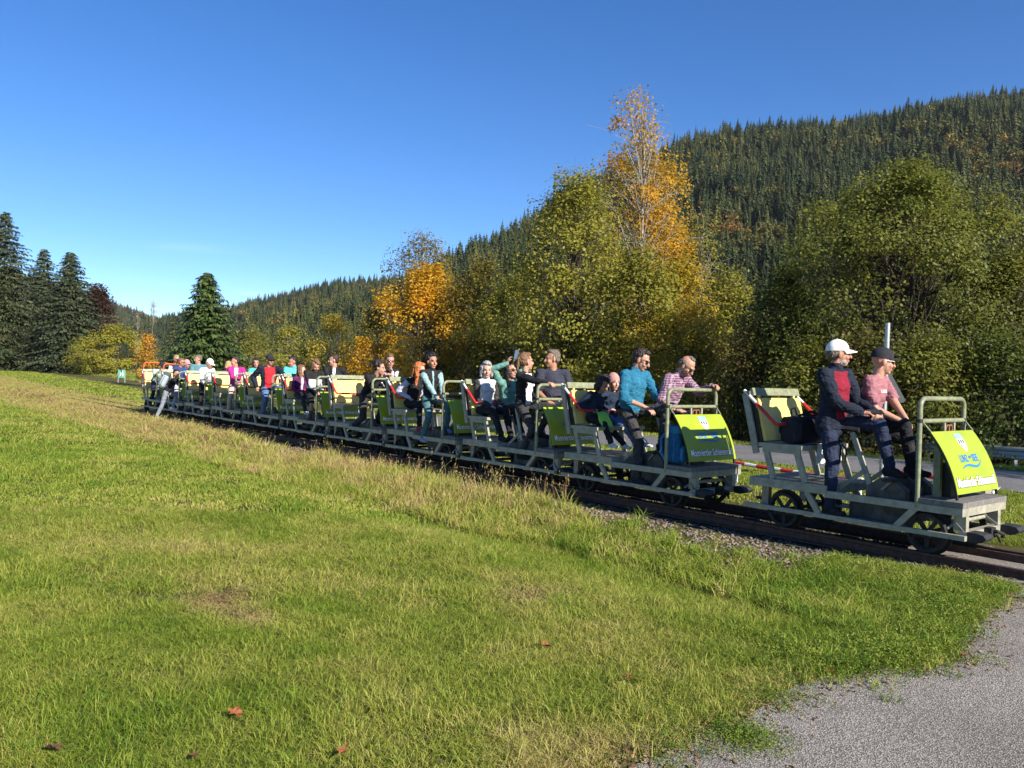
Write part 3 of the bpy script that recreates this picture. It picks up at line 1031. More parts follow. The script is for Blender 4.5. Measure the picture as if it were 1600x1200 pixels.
LAWN, TALL, WEEDS = [], [], []
r_ = np.random.default_rng(77)
for d0, d1, dens, sc, ix in ((1.9, 5.5, 400, 1.0, 0), (5.5, 9, 230, 1.25, 0), (9, 16, 80, 1.7, 1), (16, 34, 26, 2.6, 1), (34, 110, 4.2, 5.0, 2)):
    for x, y in zone(d0, d1, dens, r_):
        t, lat = WT(x, y)
        bd = -lawn_boundary(t)
        if d1 <= 9 and in_poly(x, y, ASPH_FINE):
            continue
        if lat < bd:                                         # mown lawn
            g = gz(x, y)
            ti = lawn_tint(x, y)
            edge = 0.0
            if x > -0.4 and y < 7.4:
                am = asph_margin(x, y)
                if am < 0.07 and r_.random() < 0.6:
                    continue
                edge = max(0, 1 - am / 0.35)
            b_ = bare_amt(x, y)
            hsc = (0.42 + 0.5 * r_.random() + 0.6 * (r_.random() < 0.08)) * (1.0 + 0.9 * max(0, vnoise(x, y, 1.3, 12))) * (1 - 0.55 * min(1, b_ * 1.4))
            if d1 <= 16 and r_.random() < 0.035 and vnoise(x, y, 1.1, 61) > -0.1:
                TALL.append((x, y, g - 0.01, sc * 0.8, r_.uniform(0.35, 0.62), np.clip(r_.uniform(-0.1, 0.35), 0, 1), 0))
            if d1 <= 9 and r_.random() < 0.012:
                WEEDS.append((x, y, g - 0.004, r_.uniform(0.35, 0.7), r_.uniform(0.2, 0.45), r_.uniform(0.2, 0.9), 0))
            LAWN.append((x, y, g - 0.004, sc, hsc * (sc ** 0.45), np.clip(ti + 0.25 * edge + 0.6 * b_, 0, 1), ix))
        elif lat > 1.75 and not (6.15 < lat < 9.9):          # grass on the far side
            if d1 <= 9 or t > 30 or lat < 14:
                if in_poly(x, y, ASPH_FINE):
                    continue
                ti = 0.18 + 0.2 * vnoise(x, y, 0.5, 7) + 0.12 * r_.random()
                LAWN.append((x, y, gz(x, y) - 0.004, sc, (0.8 + 0.4 * r_.random()) * sc ** 0.45, np.clip(ti, 0, 1), ix))
        elif bd <= lat < (-0.16 if t < 0.75 else -0.55):                              # unmown bank along the track
            u = (lat - bd) / (-0.55 - bd)                   # 0 at the lawn, 1 at the ballast
            lush = interp(t, [(-1.5, 1.0), (1.5, 0.95), (3.2, 0.6), (5, 0.25), (30, 0.08), (60, 0.05)])
            stony = sstep(0.45, 0.8, u) * (0.0 if t < 0.6 else 0.9 if t < 2.6 else 0.75 * (vnoise(x, y, 0.55, 21) > 0.22))
            if r_.random() < stony:
                continue
            hk = 1.0
            if t < 1.2 and y < 9:
                hk = 0.3 + 0.7 * min(1.0, asph_margin(x, y) / 1.1)
            elif t > 2.5:
                hk = 1.0 + 0.45 * u
            if r_.random() < 0.68:
                TALL.append((x, y, gz(x, y) - 0.01, sc * 0.95, hk * (0.45 + 0.8 * r_.random()) * (1 - 0.35 * u * lush) * (sc ** 0.22), np.clip(0.46 + 0.16 * sstep(10, 24, t) - 0.28 * lush + 0.24 * u * (1 - lush) + 0.34 * vnoise(x, y, 1.3, 31) + 0.2 * (r_.random() - 0.5) + 0.3 * (r_.random() < 0.16), 0, 1), 0))
            if r_.random() < 0.35 * lush:
                WEEDS.append((x, y, gz(x, y) - 0.005, sc * r_.uniform(0.7, 1.3), hk * r_.uniform(0.6, 1.4), r_.random() * 0.6, 0))
            if lush < 0.7 and r_.random() < (0.02 + 0.20 * max(0, vnoise(x, y, 0.8, 51))) * (0.3 + u):
                TALL.append((x, y, gz(x, y) - 0.01, sc * 0.8, r_.uniform(0.7, 1.5), r_.uniform(0.6, 0.9), 1))
            if r_.random() < 0.22:
                LAWN.append((x, y, gz(x, y) - 0.004, sc, 1.2 * sc ** 0.3, np.clip(0.25 + 0.45 * (1 - lush), 0, 1), ix))
def place(name, mt, protos, L, label, cat, pick):
    L = np.array(L)
    n = len(L)
    rot = np.stack([r_.normal(0, 0.08, n), r_.normal(0, 0.08, n), r_.uniform(0, 6.28, n)], 1)
    scl = np.stack([L[:, 3], L[:, 3], L[:, 4]], 1)
    o = scatter(name, mt, protos, L[:, :3], rot, scl, L[:, 5], pick(L, n))
    return tag(o, label, cat, kind='stuff')
lawn_protos = [tuft(k, 46, 0.062, 0.085, 0.0017, 1.35) for k in range(4)] + [tuft(10 + k, 34, 0.055, 0.085, 0.0030, 0.7) for k in range(3)] + [tuft(20 + k, 30, 0.045, 0.10, 0.0042, 0.6) for k in range(3)]
place('grass', M_GRASS, lawn_protos, LAWN, 'short mown lawn with yellow patches in the foreground', 'grass',
      lambda L, n: np.where(L[:, 6] == 0, r_.integers(0, 4, n), np.where(L[:, 6] == 1, r_.integers(4, 7, n), r_.integers(7, 10, n))))
# lush weeds spilling over the corner of the asphalt
for k in range(900):
    i = r_.integers(7, 15)
    ax, ay = ASPH[i]
    x, y = ax + r_.normal(0, 0.16) - 0.12, ay + r_.normal(0, 0.16) + 0.10
    if in_poly(x, y, ASPH_FINE) and r_.random() < 0.8:
        continue
    if r_.random() < 0.5:
        TALL.append((x, y, gz(x, y) - 0.01, 1.0, r_.uniform(0.3, 0.75), np.clip(r_.uniform(-0.05, 0.4), 0, 1), 0))
        continue
    WEEDS.append((x, y, gz(x, y) - 0.005, r_.uniform(0.6, 1.2), r_.uniform(0.5, 1.2), r_.uniform(0.1, 0.8), 0))
for cx, cy, k0 in ((1.05, 3.55, 90), (1.35, 4.0, 50), (0.75, 3.42, 40)):
    for k in range(k0):
        x, y = cx + r_.normal(0, 0.09), cy + r_.normal(0, 0.09)
        WEEDS.append((x, y, gz(x, y), r_.uniform(0.4, 0.7), r_.uniform(0.3, 0.7), r_.uniform(0.1, 0.6), 0))
# the track behind the train is overgrown
for k in range(6500):
    t, lat = r_.uniform(16, 80), r_.uniform(-2.6, 1.9)
    if t < 26.4 and lat > -0.35:
        continue
    p = TW(t, lat)
    TALL.append((p.x, p.y, gz(p.x, p.y) - 0.01, 2.6, r_.uniform(0.6, 1.5), np.clip(r_.uniform(0.42, 0.85), 0, 1), 0))
tall_protos = [tuft(40 + k, 30, 0.17, 0.075, 0.0026, 0.85) for k in range(4)] + [tuft(50 + k, 16, 0.34, 0.08, 0.0016, 0.45, head=True) for k in range(3)]
place('tall_grass', M_DRY, tall_protos, TALL, 'unmown grass and dry stalks on the bank along the track', 'grass',
      lambda L, n: np.where(L[:, 6] == 0, r_.integers(0, 4, n), r_.integers(4, 7, n)))
place('weeds', M_WEED, [leafy(60 + k, 60, 0.11, 0.11, 0.0075) for k in range(4)], WEEDS, 'green broad leaved weeds on the corner by the crossing', 'weeds', lambda L, n: r_.integers(0, 4, n))

# ballast
def stone_proto(seed):
    r = random.Random(seed)
    b = MB().ball((0, 0, 0), 1.0, 6, 4)
    b.v = [tuple(c * (0.75 + 0.5 * mnoise.noise(Vector(v) * 1.3 + Vector((seed * 3.1, 0, 0)))) * s for c, s in zip(v, (1.0, 0.8, 0.62))) for v in b.v]
    me = b.mesh('stone', None)
    at = me.attributes.new('rnd', 'FLOAT', 'POINT')
    at.data.foreach_set('value', np.full(len(me.vertices), 0.5, dtype=np.float32))
    return me
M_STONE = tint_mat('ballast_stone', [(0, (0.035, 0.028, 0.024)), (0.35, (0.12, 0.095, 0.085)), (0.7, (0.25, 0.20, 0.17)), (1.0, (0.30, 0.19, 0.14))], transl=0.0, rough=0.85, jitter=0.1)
ST = []
for k in range(17000):
    t = -0.1 + 26 * r_.random() ** 1.7
    lat = r_.uniform(-1.45, 1.5)
    if t < 0.7 and lat < -0.1 and r_.random() < 0.85:
        continue
    if lat < -0.62 and r_.random() < 0.55 * sstep(0.62, 1.4, -lat) + (0.5 if t > 3 else 0):
        continue
    p = TW(t, lat)
    s = r_.uniform(0.013, 0.028)
    ST.append((p.x, p.y, gz(p.x, p.y) + s * 0.25, s, s * r_.uniform(0.8, 1.2), r_.beta(2, 2) * (0.6 if -0.25 < lat < 1.2 else 0.9) + 0.08 * (lat < -0.25), 0))  # stones in the track zone tinted darker: under-car shade put into their colour
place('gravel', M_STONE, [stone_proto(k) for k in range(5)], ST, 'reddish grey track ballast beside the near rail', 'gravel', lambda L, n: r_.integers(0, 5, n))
# crumbs of grit and dead leaf bits along the asphalt edge
DB = []
for k in range(2200):
    i = r_.integers(0, len(ASPH_FINE) - 40)
    x, y = ASPH_FINE[i]
    if y > 7.4 or y < 2.5:
        continue
    DB.append((x + r_.normal(0, 0.10), y + r_.normal(0, 0.10), -0.08, r_.uniform(0.006, 0.018), r_.uniform(0.004, 0.01), r_.random(), 0))
M_DEB = tint_mat('dead_leaf_bits', [(0, (0.12, 0.07, 0.035)), (0.5, (0.24, 0.15, 0.07)), (1, (0.36, 0.28, 0.18))], transl=0.0, rough=0.9, jitter=0.1)
place('debris', M_DEB, [leafy(90 + k, 9, 0.8, 1.0, 0.55) for k in range(3)], DB, 'dry leaf crumbs along the ragged asphalt edge', 'debris', lambda L, n: r_.integers(0, 3, n))
# single fallen leaves
M_FALL = [mat('fallen_leaf_orange', (0.26, 0.085, 0.028), rough=0.7, var=0.35, scale=30), mat('fallen_leaf_brown', (0.15, 0.065, 0.035), rough=0.8, var=0.35, scale=30)]
def fallen(px, py, size, label, k, on=0.0):
    "curled lobed leaf; px, py only tell where on the lawn it lies"
    z = -0.03
    d = EYE + 0.06
    y = d * FPX / (py - horizon(px))
    x = (px - 800) / FPX * y
    r = random.Random(k)
    n = 20
    pts = []
    for i in range(n):
        a = 2 * math.pi * i / n
        R = size * (0.62 + 0.38 * abs(math.cos(2.5 * a)) + r.uniform(-0.08, 0.08))
        u, v = R * math.cos(a), R * math.sin(a) * 0.8
        pts.append((u, v, 0.35 * size * math.sin(2.2 * u / size + k) ** 2 + 0.25 * v * v / size + 0.01))
    b = MB().add([(0, 0, 0.006)] + pts, [(0, i + 1, (i + 1) % n + 1) for i in range(n)])
    b.tube([(-size * 0.5, 0, 0.01), (-size * 1.3, size * 0.15, 0.03)], 0.0025, 4)
    o = b.build('fallen_leaf', M_FALL[k % 2], None, smooth=True)
    o.location = (x, y, max(gz(x, y), -0.083 if in_poly(x, y, ASPH_FINE) else -9) + on)
    o.rotation_euler = (r.uniform(-0.3, 0.3), r.uniform(-0.3, 0.3), r.uniform(0, 6.28))
    tag(o, label, 'leaf', 'fallen leaves')
for k, a in enumerate([(864, 1009, 0.05, 'red brown leaf lying alone in the middle of the lawn'), (95, 1168, 0.05, 'orange leaf on the lawn near the bottom left corner'),
                       (380, 1115, 0.045, 'orange leaf on the lawn with a pale grass blade beside it'), (318, 1187, 0.035, 'small leaf on the lawn at the bottom edge left of the middle'),
                       (549, 1181, 0.035, 'red leaf on the lawn at the bottom edge'), (1006, 1172, 0.06, 'large orange leaf at the bottom where lawn and asphalt meet'),
                       (1310, 1050, 0.05, 'pair of orange leaf pieces at the asphalt edge under the green weeds'), (1370, 1043, 0.045, 'orange leaf at the asphalt edge beside the weed clump'),
                       (1530, 966, 0.05, 'brown leaf on the asphalt next to the lush corner'), (1524, 1002, 0.04, 'flat orange leaf on the asphalt below the lush corner'),
                       (1518, 1022, 0.035, 'small red leaf at the tip of the weed clump'), (1588, 930, 0.04, 'brown leaf on the asphalt at the right border'), (996, 1064, 0.03, 'small brown leaf on the lawn left of the asphalt')]):
    fallen(a[0], a[1], a[2] * 0.78, a[3], k, on=0.035 if a[0] < 1000 else 0.004)
# ------------------------------------------------------------------ rail draisines
M_LGREY = mat('light_grey_paint', (0.30, 0.285, 0.22), rough=0.5, var=0.24, scale=14, bump=0.05)
M_OLIVE = mat('olive_grey_tube_paint', (0.21, 0.225, 0.13), rough=0.42, var=0.26, scale=18)
M_DECK = mat('grey_deck_board', (0.16, 0.15, 0.14), rough=0.85, var=0.3, scale=25, bump=0.3)
M_STEEL = mat('dull_steel', (0.22, 0.21, 0.19), rough=0.5, metal=0.6, var=0.25, scale=16)
M_DARKST = mat('dark_steel', (0.02, 0.019, 0.018), rough=0.8, metal=0.0, var=0.35, scale=16)
M_BOX = mat('greasy_grey_steel', (0.085, 0.08, 0.072), rough=0.6, metal=0.2, var=0.45, scale=9)
M_RUBBER = mat('black_rubber', (0.022, 0.022, 0.024), rough=0.7, var=0.3, scale=20, bump=0.2)
M_RED = mat('red_paint', (0.55, 0.03, 0.03), rough=0.4, var=0.15, scale=20)
M_WHITEP = mat('white_tube_paint', (0.72, 0.71, 0.68), rough=0.4, var=0.08)
M_CREAM = mat('cream_yellow_board', (0.82, 0.59, 0.16), rough=0.5, var=0.06, scale=10)
M_LIME = mat('lime_green_sign', (0.285, 0.352, 0.02), rough=0.38, var=0.09, scale=6)
M_BLACKP = mat('black_paint', (0.02, 0.02, 0.02), rough=0.5, var=0.3)
M_INKW = mat('white_print', (0.85, 0.85, 0.85), rough=0.5, var=0.02)
M_INKB = mat('dark_print', (0.02, 0.03, 0.03), rough=0.5, var=0.05)
M_BLUE = mat('blue_print', (0.02, 0.17, 0.42), rough=0.5, var=0.05)
M_SKYB = mat('light_blue_print', (0.22, 0.55, 0.80), rough=0.5, var=0.05)
M_COPPER = mat('copper_lacquer', (0.36, 0.16, 0.08), rough=0.45, metal=0.3, var=0.2)
M_ORANGE = mat('orange_red_tube_paint', (0.62, 0.10, 0.03), rough=0.45, var=0.1)
def plate_mat():
    "aluminium chequer plate"
    m = mat('chequer_plate', (0.26, 0.26, 0.25), rough=0.42, metal=0.7, var=0.18, scale=9)
    nt = m.node_tree
    tc = nt.nodes.new('ShaderNodeTexCoord')
    mp = nt.nodes.new('ShaderNodeMapping')
    mp.inputs['Rotation'].default_value = (0, 0, 0.785)
    ck = nt.nodes.new('ShaderNodeTexBrick')
    ck.inputs['Scale'].default_value = 22
    ck.inputs['Mortar Size'].default_value = 0.03
    bp = nt.nodes.new('ShaderNodeBump')
    bp.inputs['Strength'].default_value = 0.8
    bp.inputs['Distance'].default_value = 0.004
    nt.links.new(tc.outputs['Object'], mp.inputs[0])
    nt.links.new(mp.outputs[0], ck.inputs['Vector'])
    nt.links.new(ck.outputs['Fac'], bp.inputs['Height'])
    nt.links.new(bp.outputs['Normal'], nt.nodes['Principled BSDF'].inputs['Normal'])
    return m
M_PLATE = plate_mat()
HW = 0.468
PB, PT, PN, SAG = (0.336, 0.555), (0.09, 1.09), (0.908, 0.418), 0.038
def panel_pt(s, y, off=0.0):
    "point of the curved front sign: s 0 at the bottom edge, 1 at the top"
    b = 4 * SAG * s * (1 - s) + off
    return (PB[0] + (PT[0] - PB[0]) * s + PN[0] * b, y, PB[1] + (PT[1] - PB[1]) * s + PN[1] * b)
PLEN = 0.595
def text_shape(body, size, offset=0.0):
    cu = bpy.data.curves.new('lettering', 'FONT')
    cu.body = body
    cu.size = size
    cu.offset = offset
    cu.align_x = 'CENTER'
    cu.align_y = 'CENTER'
    cu.resolution_u = 3
    o = bpy.data.objects.new('lettering', cu)
    COL.objects.link(o)
    bpy.context.view_layer.update()
    me = bpy.data.meshes.new_from_object(o.evaluated_get(bpy.context.evaluated_depsgraph_get()))
    co = [tuple(v.co) for v in me.vertices]
    fs = [tuple(p.vertices) for p in me.polygons]
    bpy.data.objects.remove(o)
    bpy.data.meshes.remove(me)
    return co, fs
def on_panel(co, cy, cs, width, off):
    "flat print wrapped on the sign; width sets the printed width in metres"
    xs = [c[0] for c in co]
    ys = [c[1] for c in co]
    k = width / (max(xs) - min(xs))
    mx, my = (max(xs) + min(xs)) / 2, (max(ys) + min(ys)) / 2
    return k, [(cy + (c[0] - mx) * k, cs, (c[1] - my)) for c in co]
def print_text(name, body, size, offset, cy, cs, width, off, m, parent, ysc=1.0):
    co, fs = text_shape(body, size, offset)
    xs = [c[0] for c in co]
    ys = [c[1] for c in co]
    k = width / (max(xs) - min(xs))
    mx, my = (max(xs) + min(xs)) / 2, (max(ys) + min(ys)) / 2
    V = [panel_pt(cs + (c[1] - my) * ysc / PLEN, cy + (c[0] - mx) * k, off) for c in co]
    return MB().add(V, fs).build(name, m, parent)
def shape_on_panel(name, poly, cy, cs, off, m, parent):
    V = [panel_pt(cs + v / PLEN, cy + u, off) for u, v in poly]
    return MB().add(V, [tuple(range(len(V)))]).build(name, m, parent)

def make_wheel(x, y, root):
    w = MB()
    s = 1 if y > 0 else -1
    w.lathe([(0.145, -0.03), (0.175, -0.032), (0.18, 0.02), (0.18, 0.03), (0.145, 0.03)], 28, 1, (0, 0, 0))
    o = w.build('wheel', M_DARKST, root, smooth=True)
    o.location = (x, y, 0.18)
    MB().lathe([(0.146, -0.036), (0.205, -0.036), (0.208, -0.046), (0.15, -0.05)] if s > 0 else [(0.146, 0.036), (0.205, 0.036), (0.208, 0.046), (0.15, 0.05)], 28).build('flange', M_DARKST, o, smooth=True)
    MB().tube([(0, -0.045, 0), (0, 0.045, 0)], 0.035, 12).build('hub', M_DARKST, o, smooth=True)
    sp = MB().bar((0.03, 0, 0), (0.15, 0, 0), 0.02, 0.034, up=(0, 0, 1)).mesh('spoke', M_DARKST)
    for k in range(5):
        q = link('spoke', sp, o)
        q.rotation_euler = (0, 2 * math.pi * k / 5 + 0.3, 0)
    return o
def saddle(y, root):
    p = MB()
    p.bar((-0.50, y - 0.06, 0.44), (-0.76, y, 1.02), 0.05, 0.022, up=(0, 1, 0))
    p.build('saddle_post', M_LGREY, root)
    MB().bar((-0.86, y - 0.06, 0.45), (-0.60, y - 0.05, 0.66), 0.04, 0.02).build('saddle_brace', M_LGREY, root)
    prof = [(-0.13, 0.085, 0.0), (-0.10, 0.095, 0.012), (-0.02, 0.075, 0.01), (0.06, 0.035, 0.008), (0.13, 0.022, 0.0)]
    V, F = [], []
    for x, w, h in prof:
        for k in range(10):
            a = 2 * math.pi * k / 10
            V.append((-0.82 + x, y + w * math.cos(a), 1.045 + h + 0.028 * math.sin(a)))
    for i in range(4):
        for k in range(10):
            F.append((i * 10 + k, i * 10 + (k + 1) % 10, (i + 1) * 10 + (k + 1) % 10, (i + 1) * 10 + k))
    F += [tuple(range(10)), tuple(range(40, 50))]
    MB().add(V, F).build('saddle', M_BLACKP, root, smooth=True)
def make_car():
    root = empty('rail_draisine')
    b = MB()
    for s in (-1, 1):
        b.box(-0.90, 0.39, s * HW - (0.05 if s > 0 else 0), s * HW + (0 if s > 0 else 0.05), 0.375, 0.44)
    b.box(0.34, 0.392, -HW - 0.002, HW + 0.002, 0.37, 0.442)
    b.box(-0.02, 0.03, -HW + 0.051, HW - 0.051, 0.376, 0.438)
    b.build('deck_frame', M_LGREY, root)
    MB().box(-0.02, 0.395, -HW - 0.004, HW + 0.004, 0.444, 0.492).build('front_deck', M_DECK, root)
    b = MB()
    for s in (-1, 1):
        b.box(-1.76, -0.88, s * HW - (0.05 if s > 0 else -0.003), s * HW + (0.003 if s > 0 else 0.05), 0.40, 0.488)
    b.box(-1.764, -1.72, -HW - 0.005, HW + 0.005, 0.399, 0.489)
    b.box(-0.93, -0.877, -HW - 0.005, HW + 0.005, 0.399, 0.489)
    b.build('rear_frame', M_LGREY, root)
    MB().box(-1.72, -0.93, -HW + 0.05, HW - 0.05, 0.452, 0.49).build('rear_deck', M_PLATE, root)
    # foot boards and their slanted hangers
    for s in (-1, 1):
        b = MB()
        y0 = s * (HW + 0.004)
        b.box(-1.83, 0.415, min(y0, y0 - s * 0.05), max(y0, y0 - s * 0.05), 0.165, 0.208)
        b.build('step_rail', M_LGREY, root)
        MB().box(-1.20, -0.13, min(s * (HW - 0.046), s * 0.24), max(s * (HW - 0.046), s * 0.24), 0.186, 0.202).build('step_board', M_PLATE, root)
        MB().bar((-1.10, s * (HW - 0.02), 0.40), (-0.96, s * (HW - 0.02), 0.20), 0.055, 0.035, up=(0, 1, 0)).build('hanger', M_LGREY, root)
        MB().bar((-0.02, s * (HW - 0.02), 0.39), (-0.19, s * (HW - 0.02), 0.20), 0.055, 0.035, up=(0, 1, 0)).build('hanger', M_LGREY, root)
        MB().box(-1.66, -1.58, s * 0.36 - 0.03, s * 0.36 + 0.03, 0.20, 0.40).build('rear_post', M_STEEL, root)
        MB().box(0.28, 0.385, s * 0.345 - 0.03, s * 0.345 + 0.03, 0.235, 0.371).build('front_post', M_LGREY, root)
        pad = [(0, -0.04), (0.08, -0.045), (0.13, -0.03), (0.155, 0.0), (0.13, 0.03), (0.08, 0.04), (0, 0.04)]
        yb = -0.33 if s < 0 else 0.40
        MB().prism([(0.41 + u, 0.20 + v) for u, v in pad], 1, yb - 0.085, yb + 0.085).build('buffer', M_RUBBER, root)
    MB().box(0.335, 0.408, -0.41, 0.45, 0.168, 0.236).build('bumper_beam', M_LGREY, root)
    MB().tube([(0.30, -0.30, 0.31), (0.30, 0.24, 0.31)], 0.022, 10).build('brake_roller', M_LGREY, root, smooth=True)
    for p_, q_ in (((0.30, 0.20, 0.33), (0.40, 0.26, 0.24)), ((0.34, -0.30, 0.36), (0.24, -0.40, 0.24)), ((0.30, -0.38, 0.30), (0.42, -0.40, 0.18))):
        MB().bar(p_, q_, 0.02, 0.02).build('brake_link', M_STEEL, root)
    MB().box(0.41, 0.47, -0.05, 0.05, 0.16, 0.25).tube([(0.44, 0, 0.21), (0.50, 0, 0.22), (0.54, 0.03, 0.2), (0.52, 0.06, 0.17)], 0.017, 8).tube([(0.46, 0.05, 0.2), (0.47, 0.11, 0.15), (0.48, 0.13, 0.11)], 0.012, 6).build('coupling', M_DARKST, root)
    MB().bar((-1.76, 0, 0.2), (-1.98, 0, 0.2), 0.05, 0.03, up=(0, 0, 1)).build('drawbar', M_DARKST, root)
    for x in (0.07, -1.38):
        MB().tube([(x, -0.38, 0.18), (x, 0.38, 0.18)], 0.02, 8).build('axle', M_DARKST, root, smooth=True)
        for y in (-0.403, 0.403):
            make_wheel(x, y, root)
    MB().box(-0.76, -0.2, -0.24, 0.24, 0.19, 0.375).build('belly_box', M_BOX, root)
    for y0, y1 in ((-0.31, -0.22), (0.0, 0.04), (0.22, 0.31)):
        MB().prism([(-0.56, 0.376), (-0.56, 0.52), (-0.42, 0.615), (-0.33, 0.625), (-0.18, 0.52), (-0.18, 0.376)], 1, y0, y1).build('chain_housing', M_BOX, root)
    for s in (-1, 1):
        yc = s * 0.27
        for q, (dx, dz) in enumerate(((0.10, 0.10), (-0.10, -0.10))):
            yy = yc + (0.05 if q else -0.05) * 1.0
            MB().bar((-0.40, yy, 0.50), (-0.40 + dx, yy, 0.50 + dz), 0.024, 0.012).build('crank', M_STEEL, root)
            MB().box(-0.45 + dx, -0.35 + dx, yy - (0.0 if q else 0.10), yy + (0.10 if q else 0.0), 0.49 + dz, 0.512 + dz).build('pedal', M_RUBBER, root)
    saddle(-0.22, root)
    saddle(0.24, root)
    # handle hoop
    pts = [(0, -HW + 0.012, 0.40)]
    R = 0.085
    for k in range(7):
        a = math.pi / 2 * k / 6
        pts.append((0, -HW + 0.012 + R - R * math.cos(a), 1.385 - R + R * math.sin(a)))
    pts += [(0, -p[1], p[2]) for p in reversed(pts)]
    MB().tube(pts, 0.0225, 12).build('handle_hoop', M_OLIVE, root, smooth=True)
    MB().tube([(0.0, -HW + 0.012, 1.18), (0.0, HW - 0.012, 1.18)], 0.0215, 12).build('handle_crossbar', M_OLIVE, root, smooth=True)
    for s in (-1, 1):
        MB().tube([(0, s * (HW - 0.012), 1.168), (0, s * (HW - 0.012), 1.20)], 0.029, 10).build('clamp', M_BLACKP, root, smooth=True)
        MB().tube([(0.01, s * (HW - 0.02), 1.185), (0.095, s * (HW - 0.03), 1.085)], 0.008, 6).build('panel_stay', M_OLIVE, root)
        b = MB()
        for i in range(8):
            b.bar(panel_pt(i / 8 - 0.07, s * 0.425, -0.018), panel_pt((i + 1) / 8 - 0.07 * (i < 7), s * 0.425, -0.018), 0.02, 0.02)
        b.build('sign_rib', M_BLACKP, root)
    # curved sign
    V, F = [], []
    for i in range(13):
        for off in (0, -0.006):
            for y in (-0.442, 0.442):
                V.append(panel_pt(i / 12, y, off))
    for i in range(12):
        a, c = 4 * i, 4 * i + 4
        F += [(a, a + 1, c + 1, c), (a + 2, c + 2, c + 3, a + 3), (a, c, c + 2, a + 2), (a + 1, a + 3, c + 3, c + 1)]
    F += [(0, 2, 3, 1), (48, 49, 51, 50)]
    sg = MB().add(V, F).build('front_sign', M_LIME, root, smooth=True)
    print_text('lettering_outline', 'Mostviertler Schienenradl', 0.115, 0.0075, 0.0, 0.165, 0.80, 0.0015, M_INKB, sg)
    print_text('lettering', 'Mostviertler Schienenradl', 0.115, 0.0025, 0.0, 0.165, 0.785, 0.003, M_INKW, sg)
    print_text('town_lettering', 'LUNZ', 0.095, 0.003, -0.105, 0.525, 0.17, 0.002, M_BLUE, sg)
    print_text('town_lettering', 'am', 0.05, 0.002, 0.02, 0.54, 0.045, 0.002, M_BLUE, sg)
    print_text('town_lettering', 'SEE', 0.095, 0.003, 0.125, 0.525, 0.13, 0.002, M_BLUE, sg)
    V, n = [], 18
    for i in range(n + 1):
        q = i / n
        c = interp(q, [(0, -0.052), (0.16, -0.028), (0.32, -0.022), (0.55, -0.036), (0.72, -0.042), (0.88, -0.025), (1, 0.018)])
        th = 0.004 + 0.020 * math.sin(math.pi * min(1, q * 1.02)) ** 0.8
        V += [panel_pt(0.455 + (c + th * 0.5) / PLEN, -0.20 + 0.43 * q, 0.003), panel_pt(0.455 + (c - th * 0.5) / PLEN, -0.20 + 0.43 * q, 0.003)]
    MB().add(V, [(2 * i, 2 * i + 2, 2 * i + 3, 2 * i + 1) for i in range(n)]).build('wave_mark', M_BLUE, sg)
    shape_on_panel('emblem', [(-0.075, 0.075), (0.065, 0.075), (0.065, -0.01), (0.04, -0.07), (0.0, -0.10), (-0.04, -0.07), (-0.075, -0.01)], 0.03, 0.80, 0.002, M_INKW, sg)
    shape_on_panel('emblem_field', [(-0.075, 0.085), (0.065, 0.085), (0.065, 0.035), (-0.075, 0.035)], 0.03, 0.80, 0.0035, M_SKYB, sg)
    for u in (-0.05, -0.008, 0.035):
        shape_on_panel('emblem_tower', [(u - 0.013, 0.02), (u + 0.013, 0.02), (u + 0.013, -0.02), (u - 0.013, -0.02)], 0.03, 0.80, 0.0035, M_INKB, sg)
    shape_on_panel('emblem_bar', [(-0.055, -0.03), (0.045, -0.03), (0.042, -0.04), (-0.052, -0.04)], 0.03, 0.80, 0.0035, M_INKB, sg)
    # box and small rack behind the sign
    MB().box(0.04, 0.10, -0.25, -0.20, 0.493, 0.95).build('sign_post', M_OLIVE, root)
    MB().box(0.07, 0.17, -0.18, 0.05, 0.493, 0.80).build('control_box', M_BLACKP, root)
    for y in (-0.10, 0.10):
        MB().box(0.05, 0.07, y - 0.012, y + 0.012, 1.0, 1.165).build('rack_post', M_LGREY, root)
    MB().tube([(0.06, -0.07, 1.10), (0.06, -0.05, 1.14), (0.06, 0.05, 1.14), (0.06, 0.07, 1.10), (0.06, 0.05, 1.06), (0.06, -0.05, 1.06), (0.06, -0.07, 1.10)], 0.008, 6).box(0.05, 0.065, -0.01, 0.01, 1.05, 1.14).build('bell_mount', M_COPPER, root)
    # bench
    for s in (-1, 1):
        MB().bar((-1.50, s * 0.43, 0.488), (-1.60, s * 0.43, 0.80), 0.06, 0.035).build('bench_leg', M_LGREY, root)
        MB().bar((-1.13, s * 0.43, 0.488), (-1.24, s * 0.43, 0.80), 0.06, 0.035).build('bench_leg', M_LGREY, root)
        MB().bar((-1.63, s * 0.43, 0.79), (-1.20, s * 0.43, 0.79), 0.05, 0.036).build('bench_rail', M_LGREY, root)
        MB().bar((-1.70, s * 0.452, 0.74), (-1.86, s * 0.452, 1.37), 0.07, 0.025).build('backrest_post', M_LGREY, root)
        MB().bar((-1.68, s * 0.415, 0.80), (-1.81, s * 0.415, 1.32), 0.09, 0.018).build('backrest_side', M_BLACKP, root)
        MB().tube([(-1.875, s * 0.452, 1.405), (-1.72, s * 0.452, 1.272)], 0.0175, 10).build('lap_bar_sleeve', M_WHITEP, root, smooth=True)
        MB().box(-1.875, -1.80, s * 0.452 - 0.016, s * 0.452 + 0.016, 1.345, 1.40).build('bar_hinge', M_STEEL, root)
    MB().box(-1.675, -1.17, -0.455, 0.455, 0.816, 0.858).build('bench_seat', M_LGREY, root)
    MB().bar((-1.635, 0, 0.875), (-1.75, 0, 1.325), 0.028, 0.80, up=(0, 1, 0)).build('backrest_board', M_CREAM, root)
